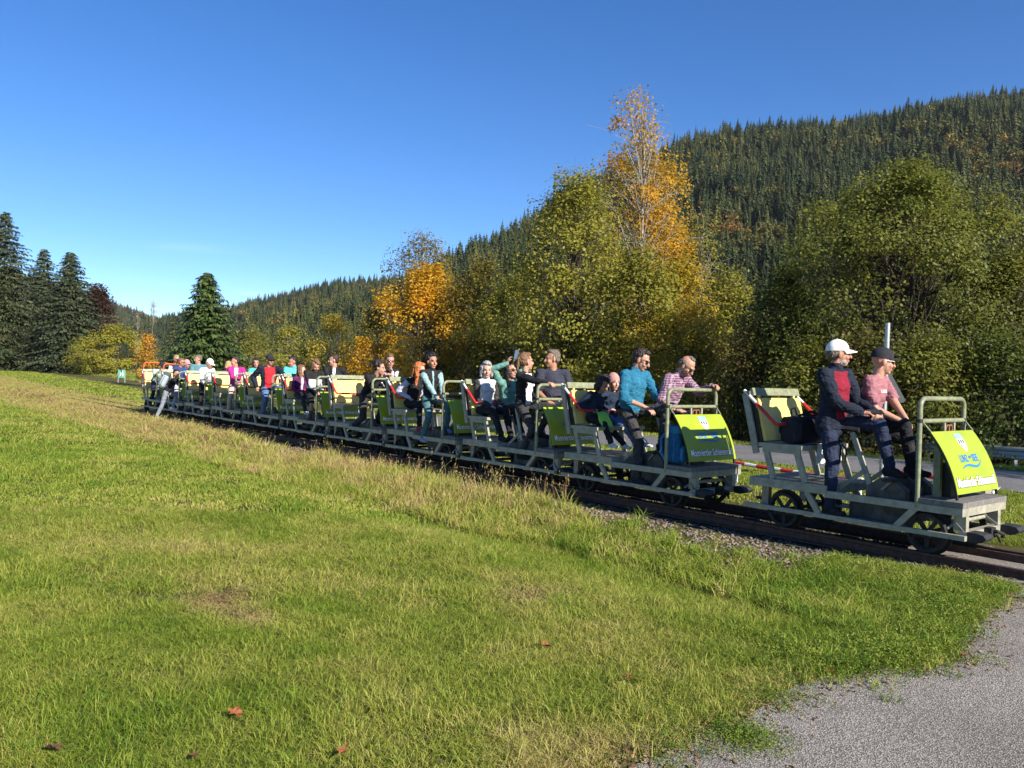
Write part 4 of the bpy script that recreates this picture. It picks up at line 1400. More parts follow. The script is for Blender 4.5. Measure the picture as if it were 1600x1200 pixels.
    MB().bar((-1.775, 0, 1.352), (-1.80, 0, 1.43), 0.03, 0.88, up=(0, 1, 0)).build('top_rail', M_OLIVE, root)
    for y in (-0.33, 0.33):
        MB().box(-1.79, -1.765, y - 0.018, y + 0.018, 1.32, 1.36).build('board_spacer', M_CREAM, root)
    MB().tube([(-1.72, -0.452, 1.272), (-1.49, -0.452, 1.075), (-1.475, -0.44, 1.066), (-1.47, -0.41, 1.062), (-1.47, 0.41, 1.062), (-1.475, 0.44, 1.066), (-1.49, 0.452, 1.075), (-1.72, 0.452, 1.272)], 0.0185, 10).build('lap_bar', M_RED, root, smooth=True)
    return root
CAR_T = [0.0] + [2.934 + 2.378 * k for k in range(10)]
CAR_LABEL = ['leading rail draisine standing apart with two men in caps', 'second rail draisine carrying the men in blue and plaid shirts', 'third rail draisine where a woman leans on the handle hoop',
             'fourth rail draisine with the dark haired woman in teal trousers', 'fifth rail draisine with the curly haired man in black', 'sixth rail draisine with the boy in the grey and black jacket',
             'seventh rail draisine with the man in the red shirt and dark cap', 'eighth rail draisine with the woman in the magenta jacket', 'ninth rail draisine with the woman in white and a white cap',
             'second to last rail draisine with an orange hoop', 'last rail draisine of the train with an orange hoop']
CARS = []
def car_matrix(i):
    p = TW(CAR_T[i], 0.468)
    return Matrix.Translation((p.x, p.y, 0)) @ Matrix.Rotation(A_TRACK - math.pi / 2, 4, 'Z')
proto = make_car()
for i in range(11):
    c = proto if i == 0 else copy_tree(proto)
    c.matrix_world = car_matrix(i)
    tag(c, CAR_LABEL[i], 'draisine', 'draisines coupled into a train')
    CARS.append(c)
for i, (y0, y1, z1, xx) in ((9, (-0.40, 0.44, 1.62, -1.86)), (10, (-0.40, 0.44, 1.66, -1.86))):
    pts = [(xx + 0.05, y0, 0.6), (xx, y0, z1 - 0.08), (xx, y0 + 0.03, z1 - 0.02), (xx, y0 + 0.09, z1), (xx, y1 - 0.09, z1), (xx, y1 - 0.03, z1 - 0.02), (xx, y1, z1 - 0.08), (xx + 0.05, y1, 0.6)]
    MB().tube(pts, 0.02, 8).build('orange_hoop', M_ORANGE, CARS[i], smooth=True)

# ------------------------------------------------------------------ things along the path
M_GALV = mat('galvanised_steel', (0.42, 0.43, 0.43), rough=0.45, metal=0.7, var=0.12, scale=20)
M_SIGNBACK = mat('grey_sign_back', (0.05, 0.055, 0.06), rough=0.5, metal=0.3, var=0.1)
def at_track(px, lat):
    "where the sight line of a photo column crosses the line lat metres beyond the near side of the train"
    k = (px - 800) / FPX
    y = (lat + CA * P0X + SA * P0Y) / (CA * k + SA)
    return k * y, y
x, y = at_track(1381, 4.6)
sp = empty('road_sign', (x, y, gz(x, y)), 0.02)
MB().tube([(0, 0, -0.2), (0.03, 0, 2.52)], 0.036, 12).build('pole', M_GALV, sp, smooth=True)
tri = [(-0.33, 1.32), (0.33, 1.32), (0.36, 1.36), (0.03, 1.93), (-0.03, 1.93), (-0.36, 1.36)]
MB().prism([(u * 1.0, v) for u, v in tri], 1, 0.05, 0.058).build('triangle_plate', M_SIGNBACK, sp)
MB().box(-0.06, 0.06, 0.03, 0.05, 1.45, 1.50).box(-0.06, 0.06, 0.03, 0.05, 1.70, 1.75).build('bracket', M_GALV, sp)
tag(sp, 'back of a triangular road sign on a grey pole behind the pink shirt', 'sign')
x, y = at_track(1364, 13.9)
sp = empty('marker_post', (x, y, gz(x, y)))
MB().tube([(0, 0, -0.1), (0, 0, 0.75)], 0.03, 8).build('post', M_GALV, sp)
MB().box(-0.15, 0.15, -0.05, -0.035, 0.42, 0.70).build('plate', M_INKW, sp)
tag(sp, 'small white plate on a post in front of the guard rail', 'marker')
x, y = at_track(1546, 3.2)
sp = empty('marker_post', (x, y, gz(x, y)))
MB().box(-0.04, 0.04, -0.05, 0.05, -0.1, 0.62).build('post', M_LGREY, sp)
MB().prism([(0.04, 0.34), (0.14, 0.40), (0.05, 0.31)], 1, -0.06, -0.03).build('flap', M_INKW, sp)
tag(sp, 'short pale post beside the lime sign of the leading draisine', 'marker')
# red and white barrier bars
def striped_bar(px0, px1, lat, z0, z1, label, seg=0.19, post_at=(), r=0.028, sag=0.0):
    a, b = Vector((*at_track(px0, lat), z0)), Vector((*at_track(px1, lat), z1))
    L = (b - a).length
    n = max(2, int(L / seg))
    root = empty('barrier_bar', (a.x, a.y, gz(a.x, a.y)))
    off = Vector((a.x, a.y, gz(a.x, a.y)))
    def P(s):
        return a.lerp(b, s) - off - Vector((0, 0, sag * 4 * s * (1 - s)))
    for k in range(n):
        MB().tube([P(k / n), P((k + 1) / n)], r, 8).build('stripe', M_RED if k % 2 == 0 else M_WHITEP, root, smooth=True)
    for s in post_at:
        q = P(s)
        MB().tube([(q.x, q.y, q.z), (q.x + 0.02, q.y, -0.1)], r * 0.9, 8).build('post', M_WHITEP, root, smooth=True)
    tag(root, label, 'barrier', 'red and white barriers by the path')
striped_bar(1150, 1352, 3.0, 0.27, 0.24, 'low red and white barrier bar behind the bench of the leading draisine', post_at=(0.02, 0.98), sag=0.02)
striped_bar(1391, 1470, 3.4, 0.34, 0.33, 'short red and white barrier bar behind the pedals of the leading draisine', seg=0.17, post_at=(0.01, 0.98), r=0.03, sag=-0.02)
# guard rail
gr = empty('guard_rail', TW(0, 13.6, -0.5))
prof = [(0.0, 0.155), (-0.04, 0.12), (-0.04, 0.07), (0.0, 0.03), (0.0, -0.03), (-0.04, -0.07), (-0.04, -0.12), (0.0, -0.155)]
V, F = [], []
g0 = TW(0, 13.6, -0.5)
ts = (-14, 9.0)
for t in ts:
    for u, v in prof:
        p = TW(t, 13.6 + u, 0.03 + v) - g0
        V.append(p)
    for u, v in prof:
        p = TW(t, 13.6 + u + 0.004, 0.03 + v) - g0
        V.append(p)
n = len(prof)
F = [(i, i + 1, 2 * n + i + 1, 2 * n + i) for i in range(n - 1)] + [(n + i, 3 * n + i, 3 * n + i + 1, n + i + 1) for i in range(n - 1)]
MB().add(V, F).build('beam', M_GALV, gr)
for k in range(12):
    p = TW(-14 + 2.0 * k, 13.68) - g0
    MB().box(p.x - 0.04, p.x + 0.04, p.y - 0.05, p.y + 0.05, -0.35, 0.66).build('post', M_GALV, gr)
tag(gr, 'grey steel guard rail in the shade under the big tree', 'guard rail')
# green information board at the tail of the train
M_GREENB = mat('green_board', (0.10, 0.36, 0.24), rough=0.5, var=0.08)
x, y = pixel_dir(190, 62)
z0 = gz(x, y)
sp = empty('information_board', (x, y, z0), 0.3)
zt = EYE - (578 - horizon(190)) / FPX * 62 - z0
MB().box(-0.26, -0.21, -0.03, 0.03, -0.1, zt).box(0.21, 0.26, -0.03, 0.03, -0.1, zt).build('leg', M_GALV, sp)
MB().box(-0.22, 0.22, -0.045, -0.031, zt - 0.62, zt).build('board', M_GREENB, sp)
MB().add([(-0.1, -0.049, zt - 0.1), (-0.1, -0.049, zt - 0.48), (-0.03, -0.049, zt - 0.48), (-0.03, -0.049, zt - 0.3), (0.04, -0.049, zt - 0.3), (0.04, -0.049, zt - 0.48), (0.11, -0.049, zt - 0.48), (0.11, -0.049, zt - 0.1), (0.04, -0.049, zt - 0.1), (0.04, -0.049, zt - 0.22), (-0.03, -0.049, zt - 0.22), (-0.03, -0.049, zt - 0.1)], [tuple(range(12))]).build('symbol', M_INKW, sp)
tag(sp, 'green board with a white symbol left of the last draisine', 'sign')
# ------------------------------------------------------------------ people
def frame_from(f, u):
    f = f.normalized()
    l = u.cross(f).normalized()
    return f, l, f.cross(l).normalized()
def rotz(v, a):
    return Vector((v.x * math.cos(a) - v.y * math.sin(a), v.x * math.sin(a) + v.y * math.cos(a), v.z))
def ik(a, t, l1, l2, pole):
    "two-bone chain from a to t; returns the joint and the reachable end"
    d = t - a
    L = d.length
    mx = (l1 + l2) * 0.998
    if L > mx:
        t = a + d * (mx / L)
        d = t - a
        L = mx
    c = (l1 * l1 + L * L - l2 * l2) / (2 * L)
    h = math.sqrt(max(0, l1 * l1 - c * c))
    dn = d / L
    p = pole - dn * pole.dot(dn)
    p = p.normalized() if p.length > 1e-6 else Vector((0, 0, 1))
    return a + dn * c + p * h, t
class Body:
    "collects overlapping limb pieces; each piece also tells which region of the skin it makes"
    def __init__(s):
        s.v, s.f, s.prim = [], [], []
    def seg(s, p, q, a0, a1, reg, b0=None, b1=None, side=None, n=12):
        p, q = Vector(p), Vector(q)
        d = (q - p)
        L = max(d.length, 1e-4)
        d = d / L
        if side is None:
            side = Vector((0, 1, 0)) if abs(d.y) < 0.9 else Vector((1, 0, 0))
        u = (side - d * side.dot(d)).normalized()
        w = d.cross(u)
        b0 = a0 if b0 is None else b0
        b1 = a1 if b1 is None else b1
        rings = []
        for k in range(4):
            an = math.pi / 2 * k / 4
            rings.append((p - d * min(a0, b0) * math.cos(an), a0 * math.sin(an), b0 * math.sin(an)))
        rings.append((p, a0, b0))
        rings.append((q, a1, b1))
        for k in range(3, -1, -1):
            an = math.pi / 2 * k / 4
            rings.append((q + d * min(a1, b1) * math.cos(an), a1 * math.sin(an), b1 * math.sin(an)))
        o = len(s.v)
        for c, ra, rb in rings:
            ra, rb = max(ra, 1e-4), max(rb, 1e-4)
            for i in range(n):
                t = 2 * math.pi * i / n
                s.v.append(tuple(c + u * (ra * math.cos(t)) + w * (rb * math.sin(t))))
        for k in range(len(rings) - 1):
            for i in range(n):
                s.f.append((o + k * n + i, o + k * n + (i + 1) % n, o + (k + 1) * n + (i + 1) % n, o + (k + 1) * n + i))
        s.f.append(tuple(o + i for i in reversed(range(n))))
        s.f.append(tuple(o + (len(rings) - 1) * n + i for i in range(n)))
        s.prim.append((np.array(p), np.array(q), np.array(u), np.array(w), a0, a1, b0, b1, reg))
    def ell(s, c, ax, r, reg):
        "ellipsoid with axes ax (three vectors) and radii r"
        c = Vector(c)
        nu, nv = 12, 8
        o = len(s.v)
        for j in range(nv + 1):
            th = math.pi * j / nv
            for i in range(nu):
                ph = 2 * math.pi * i / nu
                s.v.append(tuple(c + ax[0] * (r[0] * math.sin(th) * math.cos(ph)) + ax[1] * (r[1] * math.sin(th) * math.sin(ph)) + ax[2] * (r[2] * math.cos(th))))
        for j in range(nv):
            for i in range(nu):
                s.f.append((o + j * nu + i, o + (j + 1) * nu + i, o + (j + 1) * nu + (i + 1) % nu, o + j * nu + (i + 1) % nu))
        A = np.array([list(a) for a in ax])
        s.prim.append((np.array(c), A, np.array(r), reg))
    def regions(s, P):
        best = np.full(len(P), 1e9)
        reg = np.zeros(len(P), dtype=np.int32)
        names = []
        for pr in s.prim:
            if len(pr) == 4:
                c, A, r, nm = pr
                q = (P - c) @ A.T
                dist = (np.linalg.norm(q / r, axis=1) - 1) * r.min()
            else:
                p, q, u, w, a0, a1, b0, b1, nm = pr
                d = q - p
                L2 = max(d @ d, 1e-9)
                t = np.clip((P - p) @ d / L2, 0, 1)
                v = P - p - t[:, None] * d
                a = a0 + (a1 - a0) * t
                b = b0 + (b1 - b0) * t
                dn = d / math.sqrt(L2)
                du, dw, dd = v @ u / a, v @ w / b, v @ dn / np.minimum(a, b)
                dist = (np.sqrt(du * du + dw * dw + dd * dd) - 1) * np.minimum(a, b)
            if nm not in names:
                names.append(nm)
            m = dist < best
            best[m] = dist[m]
            reg[m] = names.index(nm)
        return reg, names
PENDING = []
TMP = bpy.data.collections.new('tmp')
COL.children.link(TMP)
def raw_object(b, voxel, smooth):
    me = bpy.data.meshes.new('raw')
    me.from_pydata(b.v, [], b.f)
    o = bpy.data.objects.new('raw', me)
    TMP.objects.link(o)
    m = o.modifiers.new('r', 'REMESH')
    m.mode = 'VOXEL'
    m.voxel_size = voxel
    m.use_smooth_shade = True
    if smooth:
        k = o.modifiers.new('s', 'SMOOTH')
        k.factor = 0.5
        k.iterations = smooth
    return o
SKINS = {'fair': mat('skin_fair', (0.45, 0.235, 0.16), rough=0.5, var=0.10, scale=25, sub=0.08), 'tan': mat('skin_tanned', (0.37, 0.18, 0.11), rough=0.5, var=0.12, scale=25, sub=0.08),
         'pale': mat('skin_pale', (0.52, 0.30, 0.22), rough=0.5, var=0.08, scale=25, sub=0.08)}
M_LIP = mat('lip_skin', (0.38, 0.13, 0.11), rough=0.45, var=0.1)
M_EYE = mat('eye_dark', (0.02, 0.014, 0.01), rough=0.15, var=0.1)
CLOTHS = {}
def cloth(name, col, var=0.16, col2=None, scale=14, bump=0.35):
    key = 'cloth_' + name
    if key not in CLOTHS:
        CLOTHS[key] = mat(key, col, rough=0.85, var=var, scale=scale, bump=bump, bscale=38, spec=0.2, col2=col2)
    return CLOTHS[key]
def plaid(name, c0, c1, sc=34):
    m = bpy.data.materials.new('cloth_' + name)
    m.use_nodes = True
    nt = m.node_tree
    b = nt.nodes['Principled BSDF']
    b.inputs['Roughness'].default_value = 0.85
    tc = nt.nodes.new('ShaderNodeTexCoord')
    prev = None
    for ax in ('X', 'Z'):
        w = nt.nodes.new('ShaderNodeTexWave')
        w.bands_direction = ax
        w.inputs['Scale'].default_value = sc / 6.28
        w.inputs['Distortion'].default_value = 0.6
        nt.links.new(tc.outputs['Object'], w.inputs['Vector'])
        rp = nt.nodes.new('ShaderNodeValToRGB')
        rp.color_ramp.elements[0].position = 0.62
        rp.color_ramp.elements[1].position = 0.80
        nt.links.new(w.outputs['Fac'], rp.inputs['Fac'])
        mx = nt.nodes.new('ShaderNodeMix')
        mx.data_type = 'RGBA'
        mx.inputs[7].default_value = (*c1, 1)
        md = nt.nodes.new('ShaderNodeMath')
        md.operation = 'MULTIPLY'
        md.inputs[1].default_value = 0.42
        nt.links.new(rp.outputs['Color'], md.inputs[0])
        nt.links.new(md.outputs[0], mx.inputs[0])
        if prev is None:
            mx.inputs[6].default_value = (*c0, 1)
        else:
            nt.links.new(prev, mx.inputs[6])
        prev = mx.outputs[2]
    nt.links.new(prev, b.inputs['Base Color'])
    return m
HAIRM = {}
def hair_mat(name, col):
    if name not in HAIRM:
        m = mat('hair_' + name, col, rough=0.5, var=0.45, scale=60, bump=0.5, bscale=110, spec=0.4)
        HAIRM[name] = m
    return HAIRM[name]
BLACK = (0.018, 0.018, 0.02)

def hand(b, wrist, d, n, th, s, curl=0.8):
    "palm, four unequal bent fingers and a thumb leaving the side of the palm"
    d, n = d.normalized(), n.normalized()
    n = (n - d * n.dot(d)).normalized()
    t = (th - d * th.dot(d) - n * th.dot(n))
    t = t.normalized() if t.length > 1e-4 else d.cross(n)
    k = wrist + d * 0.088 * s
    b.seg(wrist + d * 0.012 * s, k - d * 0.012 * s, 0.030 * s, 0.041 * s, 'skin', 0.020 * s, 0.0155 * s, side=t)
    for i, (o, L) in enumerate(((0.031, 0.94), (0.0105, 1.05), (-0.0105, 0.98), (-0.030, 0.78))):
        p = k + t * o * s - d * 0.010 * s
        a = 0.0
        for j, ln in enumerate((0.044, 0.028, 0.022)):
            a += curl * (0.55, 0.85, 0.6)[j] * (1 + 0.10 * i)
            dd = d * math.cos(a) + n * math.sin(a) + t * (o * 2.0)
            q = p + dd.normalized() * ln * L * s
            b.seg(p, q, (0.0098 - 0.0008 * j) * s, (0.0093 - 0.001 * j) * s, 'skin', n=8)
            p = q
    p = wrist + d * 0.030 * s + t * 0.028 * s
    for j, ln in enumerate((0.040, 0.034)):
        dd = (d * (0.75 + 0.1 * j) + t * (0.62 - 0.5 * j * min(1, curl)) + n * (0.35 + 0.35 * j * curl)).normalized()
        q = p + dd * ln * s
        b.seg(p, q, 0.0125 * s, 0.0105 * s, 'skin', n=8)
        p = q

def person(label, car, hip, H=1.75, yaw=0, lean=8, side=0, head=(0, 0), hands=None, feet=None, female=False, skin='fair', hair=('brown', (0.05, 0.03, 0.018), 'short'),
           top=None, sleeve='long', bottom=None, shorts=False, shoes=None, collar=None, open_front=None, arms=None, voxel=0.009, build=1.0, loose=1.0, cap=None, glasses=None,
           beard=None, curl=(0.8, 0.8), group=None, elbow_out=0.35, foot_yaw=(0, 0), knee_out=(0.12, 0.12), socks=None, stripe=None, world=None, palms=None, hand_dirs=None, hem=None):
    """hip, hands and feet are given in the draisine's own frame (x ahead, y to the far side, z above the rail).
    order of pairs: right (near side), left (far side)."""
    s = H / 1.75
    M = world if world is not None else car_matrix(car)
    yawr = math.radians(yaw)
    fw = Vector((math.cos(yawr), math.sin(yawr), 0))
    lf = Vector((-math.sin(yawr), math.cos(yawr), 0))
    hip = Vector(hip)
    le, sd = math.radians(lean), math.radians(side)
    up = (Vector((0, 0, 1)) * math.cos(le) + fw * math.sin(le))
    up = (up + lf * math.tan(sd)).normalized()
    up2 = (up * 0.96 + fw * math.sin(le * 0.35) * 0.5).normalized()
    tf = lf.cross(up).normalized()
    b = Body()
    k = (0.90 if female else 1.0) * build
    sh_w = (0.168 if female else 0.190) * s * (0.5 + 0.5 * build)
    waist = hip + up * 0.15 * s
    chest = waist + up * 0.17 * s
    neck = chest + up2 * 0.175 * s
    # torso
    j = 0.012 * loose
    b.seg(hip + lf * 0.0 - up * 0.01 * s, hip + up * 0.055 * s, (0.148 if not female else 0.158) * s * (0.4 + 0.6 * build), 0.148 * s * k, 'bottom', 0.105 * s * build, 0.105 * s * build, side=lf, n=16)
    b.seg(hip + up * (hem if hem is not None else 0.06) * s, waist, (0.150 * k + j) * s, (0.136 * k + j) * s, 'top', (0.104 * build + j) * s, (0.100 * build + j) * s, side=lf, n=16)
    if hem is not None and hem < 0:
        b.seg(hip + up * (hem - 0.02) * s, hip + up * 0.07 * s, 0.196 * s * (0.5 + 0.5 * build), 0.168 * s * k, 'top', 0.145 * s, 0.125 * s, side=lf, n=16)
    b.seg(waist, chest, (0.136 * k + j) * s, (0.160 * k + j) * s, 'top', (0.100 * build + j) * s, (0.112 * k + j) * s, side=lf, n=16)
    b.seg(chest, chest + up2 * 0.095 * s, (0.160 * k + j) * s, (0.150 * k + j) * s, 'top', (0.112 * k + j) * s, 0.092 * s, side=lf, n=16)
    if female:
        for q in (-1, 1):
            b.ell(chest + lf * q * 0.065 * s + tf * 0.085 * s - up * 0.0 * s, (lf, tf, up), (0.062 * s, 0.05 * s, 0.06 * s), 'top')
    if build > 1.05:
        b.ell(waist + tf * 0.06 * s - up * 0.02 * s, (lf, tf, up), (0.13 * s * k, 0.10 * s * k, 0.12 * s), 'top')
    shl = []
    for q in (-1, 1):
        sp_ = chest + up2 * 0.125 * s + lf * q * sh_w
        shl.append(sp_)
        b.seg(chest + up2 * 0.135 * s + lf * q * 0.05 * s, sp_, 0.058 * s, 0.055 * s + j * s * 0.5, 'top', n=12)
        b.seg(neck - up2 * 0.01 * s + lf * q * 0.02 * s, sp_ + up2 * 0.01 * s, 0.045 * s, 0.035 * s, 'top', n=10)
    # head
    hy, hp = math.radians(head[0]), math.radians(head[1])
    hf = rotz(fw, hy)
    hl = rotz(lf, hy)
    hu = Vector((0, 0, 1))
    hf, hu = (hf * math.cos(hp) - hu * math.sin(hp)), (hu * math.cos(hp) + hf * math.sin(hp))
    hs = (0.55 + 0.45 * s) * 1.06
    hc = neck + up2 * 0.048 * s + hu * 0.105 * hs + hf * 0.022 * s
    ax = (hl, hf, hu)
    at = lambda l, f, u: hc + hl * l * hs + hf * f * hs + hu * u * hs
    b.seg(neck - up2 * 0.035 * s, at(0, -0.018, -0.06), 0.055 * s * (0.9 if female else 1), 0.053 * hs * (0.88 if female else 1), 'skin', n=12)
    b.ell(at(0, -0.012, 0.030), ax, (0.077 * hs, 0.097 * hs, 0.092 * hs), 'skin')
    b.ell(at(0, 0.028, -0.035), ax, (0.060 * hs, 0.066 * hs, 0.083 * hs), 'skin')
    b.ell(at(0, 0.052 if beard else 0.058, -0.096), ax, (0.032 * hs, 0.027 * hs, 0.022 * hs), 'beard' if beard else 'skin')
    b.seg(at(0, 0.092, 0.008), at(0, 0.110, -0.032), 0.0105 * hs, 0.0155 * hs, 'skin', n=8)
    b.ell(at(0, 0.076, 0.026), ax, (0.052 * hs, 0.02 * hs, 0.014 * hs), 'skin')
    b.ell(at(0, 0.086, -0.068), ax, (0.026 * hs, 0.013 * hs, 0.0105 * hs), 'lip')
    if beard:
        b.ell(at(0, 0.062, -0.086), ax, (0.034 * hs, 0.021 * hs, 0.020 * hs), 'beard')
        for q in (-1, 1):
            b.ell(at(0.046 * q, 0.030, -0.070), ax, (0.013 * hs, 0.03 * hs, 0.024 * hs), 'beard')
    for q in (-1, 1):
        b.ell(at(0.034 * q, 0.064, -0.034), ax, (0.026 * hs, 0.026 * hs, 0.028 * hs), 'skin')
        b.ell(at(0.077 * q, -0.006, -0.012), ax, (0.011 * hs, 0.021 * hs, 0.032 * hs), 'skin')
    # collar
    if collar:
        b.seg(neck - up2 * 0.045 * s, neck + up2 * (0.03 if collar == 'top' else 0.015) * s, 0.078 * s, 0.068 * s, 'top', n=14)
    # arms
    Lu, Lf = 0.292 * s, 0.258 * s
    hands = hands or (hip + fw * 0.30 - lf * 0.12 + Vector((0, 0, 0.06)), hip + fw * 0.30 + lf * 0.12 + Vector((0, 0, 0.06)))
    for i, q in enumerate((-1, 1)):
        tgt = Vector(hands[i])
        pole = Vector((0, 0, -0.8)) + lf * q * elbow_out - fw * 0.55
        el, wr = ik(shl[i], tgt, Lu, Lf, pole)
        ra = (0.7 + 0.3 * build) * (0.88 if female else 1.0)
        rt = 'arm' if arms else 'top'
        if sleeve == 'long':
            b.seg(shl[i], el, (0.053 * ra + j) * s, (0.043 * ra + j) * s, rt)
            b.seg(el, el.lerp(wr, 0.93), (0.043 * ra + j) * s, (0.032 * ra + j * 0.9) * s, rt)
            b.seg(el.lerp(wr, 0.8), wr, 0.028 * s, 0.025 * s, 'skin')
        elif sleeve == 'short':
            b.seg(shl[i], shl[i].lerp(el, 0.72), (0.053 * ra + j) * s, (0.048 * ra + j * 1.3) * s, rt)
            b.seg(shl[i].lerp(el, 0.6), el, 0.047 * ra * s, 0.040 * ra * s, 'skin')
            b.seg(el, wr, 0.041 * ra * s, 0.026 * s, 'skin')
        elif sleeve == 'rolled':
            b.seg(shl[i], el, (0.053 * ra + j) * s, (0.043 * ra + j) * s, rt)
            b.seg(el, el.lerp(wr, 0.22), (0.043 * ra + j) * s, (0.045 * ra + j) * s, rt)
            b.seg(el, wr, 0.040 * ra * s, 0.026 * s, 'skin')
        d = (wr - el).normalized()
        if hand_dirs and hand_dirs[i] is not None:
            d = Vector(hand_dirs[i]).normalized()
        pn = Vector(palms[i]) if palms and palms[i] is not None else (Vector((0, 0, -1)) + lf * (-q) * 0.35)
        thm = (-lf * q) + fw * 0.3 + Vector((0, 0, 0.4))
        hand(b, wr, d, pn, thm, s * (0.93 if female else 1.0), curl[i])
    # legs
    Lt, Ls = 0.435 * s, 0.425 * s
    for i, q in enumerate((-1, 1)):
        hj = hip + lf * q * 0.088 * s - up * 0.01
        an = Vector(feet[i])
        pole = fw * 1.0 + Vector((0, 0, 0.25)) + lf * q * knee_out[i]
        kn, an = ik(hj, an, Lt, Ls, pole)
        rl = (0.6 + 0.4 * build) * (0.96 if female else 1.0)
        jl = 0.0065 * loose
        if shorts:
            b.seg(hj, hj.lerp(kn, 0.80), (0.086 * rl + jl) * s, (0.070 * rl + jl * 1.6) * s, 'bottom')
            b.seg(hj.lerp(kn, 0.7), kn, 0.060 * s * rl, 0.052 * s * rl, 'leg')
            b.seg(kn, kn.lerp(an, 0.45), 0.050 * s * rl, 0.050 * s * rl, 'leg')
            b.seg(kn.lerp(an, 0.35), an, 0.053 * s * rl, 0.034 * s, 'sock' if socks else 'leg')
        else:
            b.seg(hj, kn, (0.081 * rl + jl) * s, (0.055 * rl + jl) * s, 'bottom')
            b.seg(kn, kn.lerp(an, 0.4), (0.057 * rl + jl) * s, (0.056 * rl + jl) * s, 'bottom')
            b.seg(kn.lerp(an, 0.4), kn.lerp(an, 0.95), (0.056 * rl + jl) * s, (0.038 + jl * 1.5) * s, 'bottom')
            b.seg(kn.lerp(an, 0.8), an, 0.036 * s, 0.034 * s, 'shoe')
        ff = rotz(fw, math.radians(foot_yaw[i]))
        fl = rotz(lf, math.radians(foot_yaw[i]))
        zz = Vector((0, 0, 1))
        b.seg(an - ff * 0.045 * s - zz * 0.035 * s, an + ff * 0.06 * s - zz * 0.04 * s, 0.037 * s, 0.043 * s, 'shoe', 0.045 * s, 0.042 * s, side=fl)
        b.seg(an + ff * 0.05 * s - zz * 0.05 * s, an + ff * 0.155 * s - zz * 0.058 * s, 0.045 * s, 0.037 * s, 'shoe', 0.036 * s, 0.026 * s, side=fl)
        b.seg(an - ff * 0.05 * s - zz * 0.075 * s, an + ff * 0.15 * s - zz * 0.077 * s, 0.042 * s, 0.044 * s, 'sole', 0.012 * s, 0.012 * s, side=fl)
    mats = {'skin': SKINS[skin], 'lip': M_LIP, 'top': top, 'bottom': bottom, 'leg': SKINS[skin], 'shoe': shoes or cloth('black_shoe', BLACK), 'sole': shoes or cloth('black_shoe', BLACK), 'arm': arms or top,
            'sock': socks, 'beard': hair_mat('beard_' + (beard or ('x',))[0], beard[1]) if beard else None, 'front': open_front[0] if open_front else None, 'stripe': stripe[0] if stripe else None}
    raw = raw_object(b, voxel, 2)
    base = Vector((hip.x, hip.y, min(feet[0][2], feet[1][2]) - 0.09 * s))
    info = dict(raw=raw, b=b, mats=mats, M=M, base=base, label=label, group=group, chest=chest, up=up, tf=tf, lf=lf, s=s, open_front=open_front, stripe=stripe, kids=[], waist=waist, hip=hip)
    # hair as overlapping locks round the skull
    hn, hcol, style = hair
    if style != 'none':
        g = Body()
        rr = random.Random(len(PENDING) * 7 + 3)
        if style in ('short', 'bald', 'curly', 'bob', 'long', 'tail', 'capped'):
            top_h = {'short': 0.010, 'bald': -0.02, 'curly': 0.018, 'bob': 0.016, 'long': 0.014, 'tail': 0.010, 'capped': -0.01}[style]
            if style not in ('bald', 'capped') and not cap:
                g.ell(at(0, -0.030, 0.044 + top_h * 0.5), ax, ((0.081 + top_h * 0.3) * hs, 0.094 * hs, (0.089 + top_h * 0.5) * hs), 'h')
                g.ell(at(0, 0.030, 0.098 + top_h), ax, (0.055 * hs, 0.045 * hs, 0.028 * hs), 'h')
            g.ell(at(0, -0.048, 0.004), ax, (0.079 * hs, 0.066 * hs, 0.066 * hs), 'h')
        if style == 'bald':
            for q in (-1, 1):
                g.ell(at(0.062 * q, -0.02, 0.03), ax, (0.02 * hs, 0.05 * hs, 0.035 * hs), 'h')
            g.ell(at(0, 0.0, 0.112), ax, (0.045 * hs, 0.05 * hs, 0.016 * hs), 'h')
        if style == 'curly':
            for _ in range(70):
                a, e = rr.uniform(0, 6.28), rr.uniform(-0.1, 1.5)
                l, f, u = math.cos(a) * math.cos(e), math.sin(a) * math.cos(e), math.sin(e)
                if f > 0.55 and u < 0.55:
                    continue
                g.ell(at(0.086 * l, -0.025 + 0.098 * f, 0.045 + 0.098 * u), ax, [rr.uniform(0.016, 0.030) * hs] * 3, 'h')
        if style == 'bob':
            for q in (-1, 1):
                g.seg(at(0.072 * q, -0.02, 0.05), at(0.080 * q, -0.01, -0.085), 0.028 * hs, 0.022 * hs, 'h', 0.052 * hs, 0.05 * hs, side=hl)
            g.seg(at(0, -0.075, 0.05), at(0, -0.075, -0.08), 0.075 * hs, 0.07 * hs, 'h', 0.035 * hs, 0.03 * hs, side=hl)
            g.ell(at(0.02, 0.055, 0.095), ax, (0.05 * hs, 0.04 * hs, 0.022 * hs), 'h')
        if style == 'long':
            for q in (-1, 1):
                g.seg(at(0.070 * q, -0.02, 0.06), at(0.082 * q, -0.01, -0.06), 0.026 * hs, 0.024 * hs, 'h', 0.05 * hs, 0.045 * hs, side=hl)
                g.seg(at(0.082 * q, -0.01, -0.06), at(0.075 * q, 0.02, -0.27) - fw * 0.0, 0.026 * hs, 0.014 * hs, 'h', 0.042 * hs, 0.02 * hs, side=hl)
            g.seg(at(0, -0.08, 0.04), at(0, -0.095, -0.24), 0.075 * hs, 0.06 * hs, 'h', 0.034 * hs, 0.022 * hs, side=hl)
        if style == 'tail':
            g.seg(at(0, -0.115, 0.06), at(0, -0.15, -0.10), 0.026 * hs, 0.016 * hs, 'h')
        ho = raw_object(g, 0.0075 if voxel < 0.01 else 0.011, 1)
